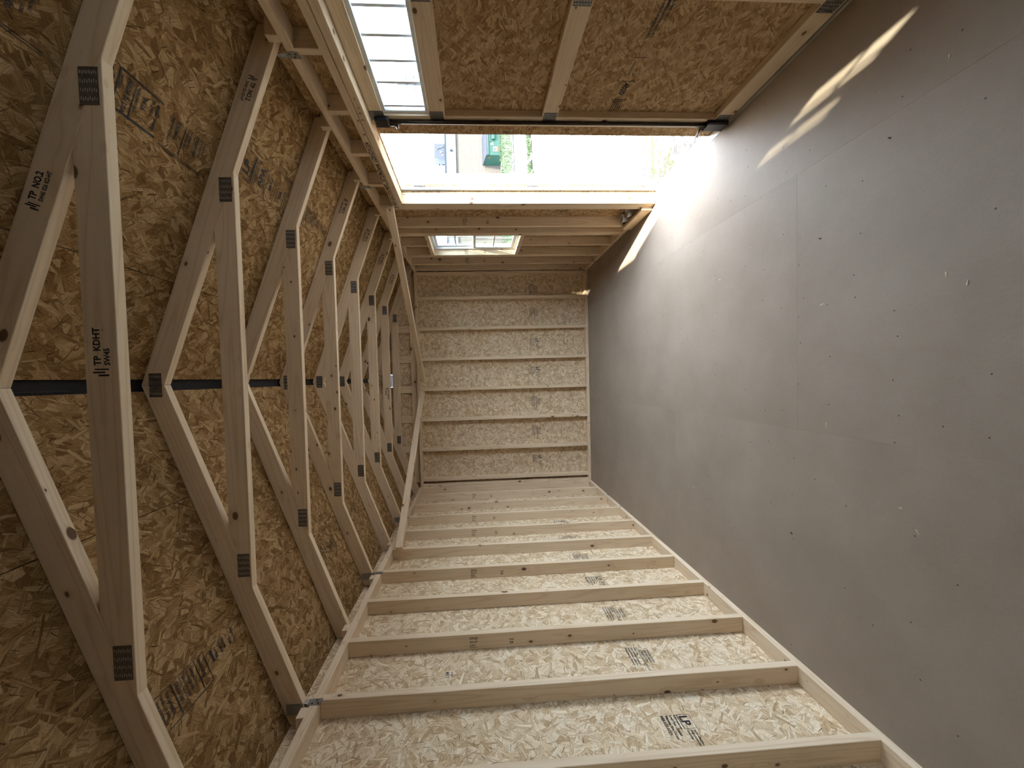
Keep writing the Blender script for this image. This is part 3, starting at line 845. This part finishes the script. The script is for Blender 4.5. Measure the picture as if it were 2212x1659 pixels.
def make_truss(k):
    y = YT + 24 * k
    y1 = y + 1.5
    lab = ('roof truss with collar tie, %s from the viewer' % ORD[k]) if k < 7 else 'last roof truss, set against the strand board gable'
    if k == 0:
        lab = 'first and largest roof truss, stamped TP KDHT on its collar tie'
    t = thing('roof_truss', lab, 'truss', (RX, y, zcL), 'roof trusses under the deck')
    aR, aL = math.atan(-SR), math.atan(SL)
    xe_r, xe_l = W + 3.3, -3.3
    tr, tl = 3.5 * KR, 3.5 * KL
    rR = prism('rafter', [(RX + 0.02, low_r(RX)), (RX + 0.02, low_r(RX) + tr - 0.02), (xe_r, low_r(xe_r) + tr - 0.02), (xe_r, low_r(xe_r))], y, y1, aR, t)
    rL = prism('rafter', [(RX - 0.02, RZ), (xe_l, low_l(xe_l)), (xe_l, low_l(xe_l) + tl - 0.02), (RX - 0.02, RZ + tl - 0.02)], y, y1, aL, t)
    # collar: cut to the undersides of the rafters
    ht = 3.5
    slope = (zcR - zcL) / (xkR - xkL)
    top = lambda x: zcL + slope * (x - xkL) + ht
    xr = xkR
    for _ in range(30):
        xr = RX + (RZ - top(xr)) / SR
    xl = xkL
    for _ in range(30):
        xl = RX - (RZ - top(xl)) / SL
    col = prism('collar_tie', [(xkL + 0.03, zcL), (xkR - 0.03, zcR), (xr - 0.03, top(xr)), (xl + 0.03, top(xl))], y, y1, math.atan(slope), t)
    # gusset plates on the near face
    for (cx_, cz_, ang) in ((89.55, 102.5, slope), (25.7, 102.55, slope), (RX, 115.4, 0.0)):
        c_, s_ = math.cos(ang), math.sin(ang)
        m = Matrix(((c_, -s_, 0, 0), (0, 0, -1, 0), (s_, c_, 0, 0), (0, 0, 0, 1)))
        m.translation = Vector((cx_, y - 0.05, cz_)) * I
        put('gusset_plate', G_MAIN, m, t)
    # blocks under the heels
    lum('heel_block', -3.3, -0.15, y - 2.4, y - 0.03, LT + 1.52, LT + 2.9, t) if k < 7 else None
    lum('heel_block', W + 0.15, W + 3.3, y - 1.6, y - 0.03, RT + 1.52, RT + 3.6, t) if k < 7 else None
    if k in (1, 3, 5):
        strap(t, y, -1)
        strap(t, y, 1)
    # grade stamps
    er = Vector((1, 0, -SR)).normalized()
    eup = Vector((SR, 0, 1)).normalized()
    if k == 0:
        stamp(NO2_R, (76.4, y, low_r(76.4) + 1.9), er, eup, rR, lift=0.02)
        stamp(KDHT, (58.2, y, zcL + slope * (58.2 - xkL) + 1.6), (1, 0, slope), (0, 0, 1), col, lift=0.02)
    elif k in (1, 3, 4, 5, 6):
        x = {1: 108.2, 3: 109.0, 4: 109.2, 5: 108.0, 6: 106.0}[k]
        stamp(NO2_R, (x, y, low_r(x) + 1.9), -er, -eup, rR, lift=0.02)
    if k == 6:
        stamp(KDHT, (53.6, y, zcL + slope * (53.6 - xkL) + 1.6), (-1, 0, -slope), (0, 0, -1), col, lift=0.02)
    return t
for k in range(8):
    make_truss(k)

# gable vent
gv = thing('gable_vent', 'small grey-white louvred vent in the gable at the ridge end', 'vent', (56.7, L + 2, 102.7), None)
vx0, vx1, vz0, vz1, vy = VX0, VX1, VZ0, VZ1, L + 1.95
for (a, b2, c2, d2) in ((vx0, vx1, vz0, vz0 + 0.6), (vx0, vx1, vz1 - 0.6, vz1), (vx0, vx0 + 0.6, vz0 + 0.6, vz1 - 0.6), (vx1 - 0.6, vx1, vz0 + 0.6, vz1 - 0.6)):
    lum('vent_frame', a, b2, vy, vy + 1.5, c2, d2, gv, 'vent_grey', 0.04)
for i in range(7):
    z = vz0 + 1.1 + i * 0.97
    obox('vent_slat', ((vx0 + vx1) / 2, vy + 0.9, z), (1, 0, 0), (0, 0.5, -0.87), (vx1 - vx0 - 1.3, 1.3, 0.08), gv, 'vent_grey', 0.0)

# diagonal corner braces at plate height
b1 = beam('diagonal_brace', (W - 1.3, 132.6, 87.2), (56.6, L - 1.0, 88.95), (0, 0, 1), 2.3, 1.5, None)
tag(b1, 'diagonal brace from the door jamb corner to the end wall plate', 'brace', 'corner braces')
b2_ = beam('diagonal_brace', (1.3, 133.6, 88.4), (50.6, L - 1.0, 89.4), (0, 0, 1), 2.3, 1.5, None)
tag(b2_, 'diagonal brace from the unbroken stud wall to the end wall plate', 'brace', 'corner braces')

# ----------------------------------------------------------------------------
# doors
# ----------------------------------------------------------------------------
def make_leaf(name, label, O, S, D, overlap, lock):
    """Leaf in its own frame: s along the width from the hinge, d outward, z up."""
    O, S, D = Vector(O), Vector(S), Vector(D)
    t = thing(name, label, 'door', O, None, 'structure')
    P = lambda s, d, z: O + S * s + D * d + Vector((0, 0, z))
    def bx(nm, s0, s1, d0, d1, z0, z1, mat='wood', bev=0.06, parent=t):
        c = P((s0 + s1) / 2, (d0 + d1) / 2, (z0 + z1) / 2)
        dd = [s1 - s0, d1 - d0, z1 - z0]
        ee = [S, D, Vector((0, 0, 1))]
        o = sorted(range(3), key=lambda i: -dd[i])
        return obox(nm, c, ee[o[0]], ee[o[1]], [dd[i] for i in o], parent, mat, bev)
    WD = 36.1
    for (a, b2) in ((0, 3.5), (WD - 3.5, WD)):
        bx('stile', a, b2, 0, 1.5, 0.3, 83.3)
    for (a, b2) in ((0.3, 3.9), (41.3, 44.8), (66.8, 70.3), (80.6, 83.3)):
        bx('rail', 3.52, WD - 3.52, 0, 1.5, a, b2)
    # gusset plates at the joints
    ex = S
    for z in (2.2, 43.0, 68.6, 81.8):
        for s in (3.4, WD - 3.4):
            if z > 80 and s < 10:
                continue
            m = frame(Vector((0, 0, 1)), S, P(s, -0.04, z))
            nrm = (m.to_3x3() @ Vector((0, 0, 1)))
            if nrm.dot(-D) < 0:
                m = frame(Vector((0, 0, -1)), S, P(s, -0.04, z))
            put('gusset_plate', G_DOOR, m, t)
    # skin: strand board sheet with the window cut out
    sk = [(0, WD + overlap, 0.0, 69.8), (0, WD + overlap, 81.0, 83.3), (0, 4.0, 69.8, 81.0), (WD - 3.9, WD + overlap, 69.8, 81.0)]
    m = frame(S, Vector((0, 0, 1)), P(WD / 2, 1.76, 42))
    mi = m.inverted()
    bm = bmesh.new()
    for (a, b2, c2, d2) in sk:
        cc = mi @ (P((a + b2) / 2, 1.76, (c2 + d2) / 2) * I)
        add_box(bm, cc, Vector((b2 - a, d2 - c2, 0.5)) * I)
    me = bm_mesh(bm, 'skin')
    skin = put('skin_board', me, m, t, 'osb_door')
    bx('outer_facing', 0, WD + overlap, 2.02, 2.4, 0.0, 69.7, 'siding', 0.0)
    # window strip
    w0, w1, z0, z1 = 3.55, WD - 3.55, 70.33, 80.57
    win = thing('window_unit', 'white vinyl transom window', 'window', P(w0, 0, z0))
    del win['category']
    win.parent = t
    win.matrix_basis = WM[t.name].inverted() @ WM[win.name]
    for (a, b2, c2, d2) in ((w0, w1, z0, z0 + 0.75), (w0, w1, z1 - 0.75, z1), (w0, w0 + 0.75, z0 + 0.75, z1 - 0.75), (w1 - 0.75, w1, z0 + 0.75, z1 - 0.75)):
        bx('sash_frame', a, b2, 0.55, 2.7, c2, d2, 'vinyl', 0.05, win)
    bx('sash_frame', w1 - 2.0, w1 - 1.4, 0.9, 1.6, z0 + 0.75, z1 - 0.75, 'vinyl', 0.05, win)
    for s in (7.3, 13.0, 18.7, 24.3):
        bx('muntin', s - 0.3, s + 0.3, 1.25, 1.55, z0 + 0.75, z1 - 0.75, 'vinyl', 0.03, win)
    bx('pane', w0 + 0.7, w1 - 0.7, 1.62, 1.72, z0 + 0.7, z1 - 0.7, 'glass', 0.0, win)
    if lock:
        # cremone-type lock: long rod, a case at the head and one at the foot
        bm = bmesh.new()
        cyl_mesh(bm, P(WD - 2.0, -0.46, 5.0), P(WD - 2.0, -0.46, 80.5), 0.42, 12)
        mesh_obj('lock_rod', bm, P(WD - 2.0, -0.46, 42), t, ['rod'])
        a = bx('lock_case', WD - 3.4, WD - 0.5, -1.0, 0.0, 79.4, 82.6, 'black', 0.2)
        bm = bmesh.new()
        cyl_mesh(bm, P(WD - 1.2, -0.55, 79.4), P(WD - 1.2, -0.55, 78.2), 0.34, 12)
        cyl_mesh(bm, P(WD - 1.7, -0.55, 78.1), P(WD - 0.1, -0.55, 77.9), 0.42, 14)
        mesh_obj('lock_knob', bm, P(WD - 1.2, -0.7, 78.3), a, ['black'])
        c = bx('lock_case', WD - 3.4, WD - 0.4, -1.1, 0.0, 0.4, 5.6, 'black', 0.25)
        bm = bmesh.new()
        cyl_mesh(bm, P(WD - 1.6, -0.7, 5.5), P(WD - 1.6, -0.7, 6.5), 0.25, 10)
        cyl_mesh(bm, P(WD - 1.7, -0.7, 6.3), P(WD + 2.0, -0.7, 5.2), 0.24, 10, 0, 0.42)
        mesh_obj('lock_lever', bm, P(WD - 1.0, -0.7, 6), c, ['black'])
    else:
        # strap hinges seen in the gap
        for z in (6.0, 42.5, 79.0):
            bx('hinge', -1.9, 0.2, 1.6, 2.2, z - 1.7, z + 1.7, 'gusset', 0.08)
    return t, P, skin

d1, P1, skin1 = make_leaf('door_1', 'closed door leaf with a long transom window and black lock rod', (116.0, 60.8, 0), (0, 1, 0), (1, 0, 0), 5.8, True)
DOORTXT = stamp_mesh('doortxt', [('APA RATED SHEATHING EXPOSURE 1', 0.62, 0.0, 0.0), ('THE ENGINEERED WOOD ASSN PS 2', 0.62, 0.0, 0.8), ('218-640-7400  24/16', 0.62, 1.0, 1.6, 1.1), ('4020', 1.7, 21.5, 0.3), ('STRENGTH AXIS', 0.5, 15.6, 0.2), ('NO CUT', 0.6, 32, 0.4)],
                     [(14.7, -0.4, 14.85, 2.6), (20.9, -0.4, 21.05, 2.4), (26.4, -0.6, 26.6, 2.6)] + [(26.8, 0.05 + 0.45 * i, 30.6 - 0.25 * i, 0.22 + 0.45 * i) for i in range(5)], 'ink')
stamp(DOORTXT, (117.5, 63.0, 29.3), (0, 1, 0), (0, 0, -1), skin1, lift=0.03)
NEWER = stamp_mesh('newer', [('No..', 1.1, 0, 0)], [], 'ink')
stamp(NEWER, (117.5, 102.0, 53.0), (0, 0, -1), (0, -1, 0), skin1, lift=0.03)
al = math.radians(60.9)
SO = Vector((math.cos(al), math.sin(al), 0))
DO = Vector((-math.sin(al), math.cos(al), 0))
d2, P2, skin2 = make_leaf('door_2', 'open door leaf swung outside against the daylight, seen nearly edge-on', Vector((121.4, 133.4, -1.2)), SO, DO, 0.0, False)
# sheet of paper tucked on the open leaf
bm = bmesh.new()
gx, gy = 8, 8
grid = []
for i in range(gx + 1):
    row = []
    for j in range(gy + 1):
        a, b2 = i / gx, j / gy
        p = P2(15.0 + 14.0 * a, -0.25 - 6.5 * (b2 ** 1.5) - 0.8 * math.sin(a * 3.0) * b2, 48.0 - 9.5 * a * 0.25 - 8.6 * b2 + 1.2 * a)
        row.append(bm.verts.new(p * I))
    grid.append(row)
for i in range(gx):
    for j in range(gy):
        f = bm.faces.new((grid[i][j], grid[i + 1][j], grid[i + 1][j + 1], grid[i][j + 1]))
        f.smooth = True
me0 = bmesh.ops.solidify(bm, geom=bm.faces[:], thickness=0.03 * I)
pap = mesh_obj('paper_sheet', bm, P2(22, -0.3, 44), None, ['paper'])
tag(pap, 'curled white paper sheet sticking out from the open door leaf', 'paper')

# ----------------------------------------------------------------------------
# windows in the door wall
# ----------------------------------------------------------------------------
def make_window(name, label, y0, y1, z0, z1):
    t = thing(name, label, 'window', (XO, (y0 + y1) / 2, z0), None, 'structure')
    xa, xb = XO - 0.9, XO + 1.3
    for (a, b2, c2, d2) in ((y0, y1, z0, z0 + 1.0), (y0, y1, z1 - 1.0, z1), (y0, y0 + 1.0, z0 + 1.0, z1 - 1.0), (y1 - 1.0, y1, z0 + 1.0, z1 - 1.0)):
        lum('frame', xa, xb, a, b2, c2, d2, t, 'vinyl', 0.06)
    zm = (z0 + z1) / 2
    for (za, zb, dx) in ((zm - 0.6, z1 - 1.0, 0.55), (z0 + 1.0, zm + 0.6, -0.35)):
        s = thing('sash', 'sliding sash', 'sash', (XO + dx, (y0 + y1) / 2, za))
        del s['category']
        s.parent = t
        s.matrix_basis = WM[t.name].inverted() @ WM[s.name]
        x0, x1 = XO + dx - 0.35, XO + dx + 0.35
        for (a, b2, c2, d2) in ((y0 + 1.0, y1 - 1.0, za, za + 1.0), (y0 + 1.0, y1 - 1.0, zb - 1.0, zb), (y0 + 1.0, y0 + 1.9, za + 1.0, zb - 1.0), (y1 - 1.9, y1 - 1.0, za + 1.0, zb - 1.0)):
            lum('sash_rail', x0, x1, a, b2, c2, d2, s, 'vinyl', 0.05)
        lum('muntin', XO + dx - 0.1, XO + dx + 0.1, (y0 + y1) / 2 - 0.3, (y0 + y1) / 2 + 0.3, za + 1.0, zb - 1.0, s, 'vinyl', 0.02)
        lum('muntin', XO + dx - 0.1, XO + dx + 0.1, y0 + 1.9, y1 - 1.9, (za + zb) / 2 - 0.3, (za + zb) / 2 + 0.3, s, 'vinyl', 0.02)
        lum('pane', XO + dx + 0.13, XO + dx + 0.2, y0 + 1.8, y1 - 1.8, za + 0.9, zb - 0.9, s, 'glass', 0.0)
    return t
make_window('window_1', 'small white sash window beyond the door opening', *WIN1)
make_window('added_window', 'small white sash window added behind the viewer to throw sun streaks on the floor', *ADDED_WIN)

# ----------------------------------------------------------------------------
# loose things
# ----------------------------------------------------------------------------
pb = lum('plank_offcut', W - 1.1, W - 0.08, 135.6, 154.0, 0.03, 3.7, None)
tag(pb, 'short board offcut standing on edge against the bottom plate past the door', 'board')
def cup(c, tilt, label):
    t = thing('plastic_cup', label, 'cup', c, 'white cups in the stud bay')
    prof = [(1.05, 0.0), (1.15, 0.2), (1.45, 3.6), (1.62, 3.7), (1.62, 3.95), (1.38, 3.95), (1.3, 3.6), (1.05, 0.3)]
    bm = bmesh.new()
    seg = 20
    rings = []
    for (r, z) in prof:
        rings.append([bm.verts.new((r * I * math.cos(2 * math.pi * i / seg), r * I * math.sin(2 * math.pi * i / seg), z * I)) for i in range(seg)])
    for a, b2 in zip(rings, rings[1:]):
        for i in range(seg):
            bm.faces.new((a[i], a[(i + 1) % seg], b2[(i + 1) % seg], b2[i])).smooth = True
    bm.faces.new(rings[0][::-1]); bm.faces.new(rings[-1])
    me = bm_mesh(bm, 'cup')
    me.materials.append(MT['plastic_white'])
    m = Matrix.Translation(Vector(c) * I) @ tilt.to_matrix().to_4x4()
    put('cup_body', me, m, t)
cup((115.0, 149.4, 1.55), Quaternion((0, 1, 0), 0.0), 'white plastic cup in the stud bay, the one closer to the window')
cup((115.0, 144.6, 1.55), Quaternion((1, 0, 0), 0.0), 'white plastic cup in the stud bay, the one closer to the door jamb')

# chips and bits on the floor
rng = random.Random(3)
chip_bms = []
for i in range(4):
    bm = bmesh.new()
    bmesh.ops.create_cube(bm, size=1.0, matrix=Matrix.Diagonal((I * (0.35 + 0.18 * i), I * 0.16, I * 0.05, 1)))
    for v in bm.verts:
        v.co += Vector((rng.uniform(-1, 1), rng.uniform(-1, 1), 0)) * I * 0.05
    me = bm_mesh(bm, 'chip')
    me.materials.append(MT['chip'])
    chip_bms.append(me)
bm = bmesh.new()
bmesh.ops.create_cube(bm, size=1.0, matrix=Matrix.Diagonal((I * 0.42, I * 0.2, I * 0.1, 1)))
dark_chip = bm_mesh(bm, 'chip'); dark_chip.materials.append(MT['chip_dark'])
def chip(x, y, ang, me, lab, grp):
    m = Matrix.Translation(Vector((x, y, 0.035)) * I) @ Matrix.Rotation(ang, 4, 'Z')
    o = put('wood_chip', me, m)
    tag(o, lab, 'wood chip', grp)
spots = []
while len(spots) < 22:
    x, y = rng.uniform(3, 110), rng.uniform(42, 212)
    spots.append((x, y))
for (x, y) in spots:
    chip(x, y, rng.uniform(0, 3.1), rng.choice(chip_bms), 'pale wood chip lying on the brown floor', 'pale wood chips')
for (x, y) in ((24.5, 75.6), (90.5, 57), (80, 69)):
    chip(x, y, rng.uniform(0.8, 1.8), dark_chip, 'dark bark flake lying on the brown floor', 'dark bark flakes')

# ----------------------------------------------------------------------------
# outside
# ----------------------------------------------------------------------------
GZ = -8.0
bm = bmesh.new()
bmesh.ops.create_grid(bm, x_segments=40, y_segments=40, size=1.0, matrix=Matrix.Diagonal((60, 60, 1, 1)))
for v in bm.verts:
    v.co.z += rng.uniform(-0.01, 0.01)
me = bm_mesh(bm, 'ground')
ground = put('ground', me, Matrix.Translation((25, 25, GZ * I - 0.02)), None, 'gravel')
tag(ground, 'pale gravel yard with weeds outside the door', 'ground', None, 'structure')
def grass_patch(x0, y0, x1, y1, wid, n, lab, hh=(3, 7)):
    r = random.Random(int(x0 + n))
    vs, fs = [], []
    a, b2 = Vector((x0, y0, 0)), Vector((x1, y1, 0))
    d = b2 - a
    nrm = Vector((-d.y, d.x, 0)).normalized()
    # thatch underneath
    m_ = 24
    for i in range(m_ + 1):
        p = a + d * (i / m_)
        e1, e2 = wid / 2 + r.uniform(-6, 6), wid / 2 + r.uniform(-6, 6)
        vs += [tuple((p + nrm * e1 + Vector((0, 0, GZ + 0.1))) * I), tuple((p + nrm * e1 * 0.9 + Vector((0, 0, GZ + 1.2))) * I), tuple((p - nrm * e2 * 0.9 + Vector((0, 0, GZ + 1.2))) * I), tuple((p - nrm * e2 + Vector((0, 0, GZ + 0.1))) * I)]
        if i:
            k = 4 * i
            fs += [(k - 4 + j, k - 3 + j, k + 1 + j, k + j) for j in range(3)]
    for _ in range(n):
        p = a + d * r.random() + nrm * r.uniform(-0.5, 0.5) * wid + Vector((0, 0, GZ + 0.8))
        h = r.uniform(*hh)
        an = r.uniform(0, 6.28)
        w = Vector((math.cos(an), math.sin(an), 0)) * r.uniform(0.3, 0.8)
        tip = p + Vector((r.uniform(-2, 2), r.uniform(-2, 2), h))
        k = len(vs)
        vs += [tuple((p - w) * I), tuple((p + w) * I), tuple(tip * I)]
        fs.append((k, k + 1, k + 2))
    me = bpy.data.meshes.new('grass')
    me.from_pydata(vs, [], fs)
    o = put('grass', me, Matrix.Identity(4), None, 'grass')
    tag(o, lab, 'grass', None, 'stuff')
grass_patch(150, 735, 800, 750, 222, 9000, 'green grass strip in front of the tan brick building')
grass_patch(262, 450, 345, 464, 14, 1000, 'narrow tuft of weeds between the gravel wheel tracks', (2, 5))

# tan brick building
bd = Vector((0.9965, 0.083, 0)).normalized()
bn = Vector((-bd.y, bd.x, 0))
BO = Vector((560, 905, 0))
bld = thing('brick_building', 'long tan brick building with a white metal fascia across the yard', 'building', (560, 905, GZ))
obox('brick_wall', BO + bn * 120 + Vector((0, 0, (GZ + 87.5) / 2)), bd, (0, 0, 1), (1400, 87.5 - GZ, 240), bld, 'brick', 0)
obox('fascia', BO + bn * 118 + Vector((0, 0, 99.2)), bd, (0, 0, 1), (1404, 23.4, 244), bld, 'fascia', 0.5)
obox('roof_edge', BO + bn * 118 + Vector((0, 0, 111.6)), bd, (0, 0, 1), (1410, 1.4, 250), bld, 'unit_grey', 0.2)
obox('wall_light', BO - bn * 6 - bd * 6 + Vector((0, 0, 98)), bd, (0, 0, 1), (4, 5, 4), bld, 'unit_grey', 0.3)
# rooftop unit
acx = BO + bn * 10 - bd * 6
ac = thing('rooftop_unit', 'dark blue-grey air handling box on the brick building roof', 'air conditioner', tuple(acx + Vector((0, 0, 112.5))))
obox('casing', acx + Vector((0, 0, 123.9)), bd, (0, 0, 1), (32, 22.6, 26), ac, 'unit_grey', 0.6)
obox('access_label', acx - bn * 13.3 + bd * -4 + Vector((0, 0, 121)), bd, (0, 0, 1), (4.5, 5, 0.4), ac, 'label_white', 0.1)
obox('access_label', acx - bn * 13.3 + bd * -10 + Vector((0, 0, 117)), bd, (0, 0, 1), (3.5, 4, 0.4), ac, 'label_white', 0.1)
bm = bmesh.new()
pts = [acx - bn * 14 + bd * (8 - i * 2.2) + Vector((0, 0, 114 + 16 * math.sin(i * 0.5))) for i in range(7)]
for a, b2 in zip(pts, pts[1:]):
    cyl_mesh(bm, a, b2, 0.5, 8)
mesh_obj('conduit', bm, pts[0], ac, ['label_white'])
vq = BO + bn * 10 - bd * 30
vp = thing('vent_pipe', 'short vent pipe standing on the brick building roof', 'pipe', tuple(vq + Vector((0, 0, 112.4))))
bm = bmesh.new()
cyl_mesh(bm, vq + Vector((0, 0, 112.4)), vq + Vector((0, 0, 125)), 1.4, 10)
mesh_obj('pipe', bm, vq + Vector((0, 0, 112.4)), vp, ['unit_grey'])
bm = bmesh.new()
cyl_mesh(bm, vq + Vector((0, 0, 125)), vq + Vector((0, 0, 127)), 2.2, 10)
mesh_obj('cap', bm, vq + Vector((0, 0, 125)), vp, ['unit_grey'])

# dumpster in front of the wall
DS = 0.86
DU = Vector((524, 862, 0)) + bd * 6 * DS
du = thing('dumpster', 'green steel dumpster with grey lid beside the brick building', 'dumpster', tuple(DU + Vector((0, 0, GZ))))
def dpt(a, n, z): return DU + bd * a * DS + bn * n * DS + Vector((0, 0, GZ + 1.3 + z * DS))
bm = bmesh.new()
prof = [(0, 0), (42, 0), (42, 41), (0, 33)]       # n (depth), z
lo = [bm.verts.new(dpt(-6, n, z) * I) for n, z in prof]
hi = [bm.verts.new(dpt(66, n, z) * I) for n, z in prof]
bm.faces.new(lo); bm.faces.new(hi[::-1])
for i in range(4):
    bm.faces.new((lo[i], hi[i], hi[(i + 1) % 4], lo[(i + 1) % 4]))
mesh_obj('body', bm, DU + Vector((0, 0, GZ)), du, ['green'])
obox('lid', dpt(30, 20, 38.5), bd, (bn * 42 + Vector((0, 0, 8))), (74 * DS, 45 * DS, 2.2), du, 'lid', 0.3)
bm = bmesh.new()
l2 = [bm.verts.new(dpt(a, n, z) * I) for a, n, z in ((-7, -2, 34), (68, -2, 36), (68, -2, 31), (-7, -2, 32))]
l3 = [bm.verts.new(dpt(a, n, z) * I) for a, n, z in ((-7, -1, 34), (68, -1, 36), (68, -1, 31), (-7, -1, 32))]
bm.faces.new(l2); bm.faces.new(l3[::-1])
for i in range(4):
    bm.faces.new((l2[i], l3[i], l3[(i + 1) % 4], l2[(i + 1) % 4]))
mesh_obj('lid_lip', bm, dpt(-6.5, -1, 34), du, ['lid'])
obox('rim', dpt(30, -1, 30), bd, (0, 0, 1), (72 * DS, 2.6, 2.6), du, 'green', 0.2)
obox('fork_pocket', dpt(46, -2.6, 17), bd, (0, 0, 1), (28 * DS, 6, 4.4), du, 'green', 0.3)
obox('rib', dpt(46, -1, 25), bd, (0, 0, 1), (34, 2.0, 1.8), du, 'green', 0.2)
for a in (0, 60):
    obox('foot', dpt(a, 8, -0.7), bd, (0, 0, 1), (5, 1.1, 8), du, 'gusset', 0.1)
obox('sticker', dpt(22, -0.4, 20.5), bd, (0, 0, 1), (6, 6.5, 0.4), du, 'label_white', 0.05)
st = obox('sticker', dpt(9, -0.4, 13.5), bd, (0, 0, 1), (11, 8, 0.4), du, 'label_white', 0.05)
obox('sticker', dpt(9, -0.4, 6.5), bd, (0, 0, 1), (13, 3.4, 0.4), du, 'label_yellow', 0.05)
obox('print', dpt(8, -0.8, 14.7), bd, (0, 0, 1), (2.6, 2.6, 0.3), st, 'label_blue', 0.05)
obox('print', dpt(9.4, -0.8, 12.3), bd, (0, 0, 1), (3.4, 1.8, 0.3), st, 'label_yellow', 0.05)
obox('side_bracket', dpt(-6.8, 8, 27), bn, (0, 0, 1), (4, 5, 1.5), du, 'label_yellow', 0.1)

# utility pole and cables far behind
pl = thing('utility_pole', 'distant utility pole with two crossarms seen through the transom window', 'pole', (1045, 1400, GZ))
bm = bmesh.new()
cyl_mesh(bm, (1045.5, 1400, GZ), (1045.5, 1400, 291), 3.0, 12, 0, 2.0)
mesh_obj('post', bm, (1045, 1400, GZ), pl, ['pole'])
for z in (260, 234):
    cr = obox('crossarm', (1047.5, 1396.5, z), (1, 0, 0), (0, 0, 1), (46, 3.0, 3.0), pl, 'pole', 0.2)
    for x in (1026, 1069):
        bm = bmesh.new()
        cyl_mesh(bm, (x, 1396.5, z + 1.5), (x, 1396.5, z + 6), 1.2, 8)
        mesh_obj('insulator', bm, (x, 1396.5, z + 2), cr, ['pole'])
for (p, q, r, lab) in (((500, 1392, 234.5), (1500, 1392, 211.0), 0.9, 'lower dark power cable crossing the sky outside'), ((500, 1392, 290), (1500, 1392, 363), 0.28, 'upper thin power cable crossing the sky outside')):
    bm = bmesh.new()
    cyl_mesh(bm, p, q, r, 8)
    o = mesh_obj('power_cable', bm, p, None, ['wire'])
    tag(o, lab, 'cable', 'power cables')
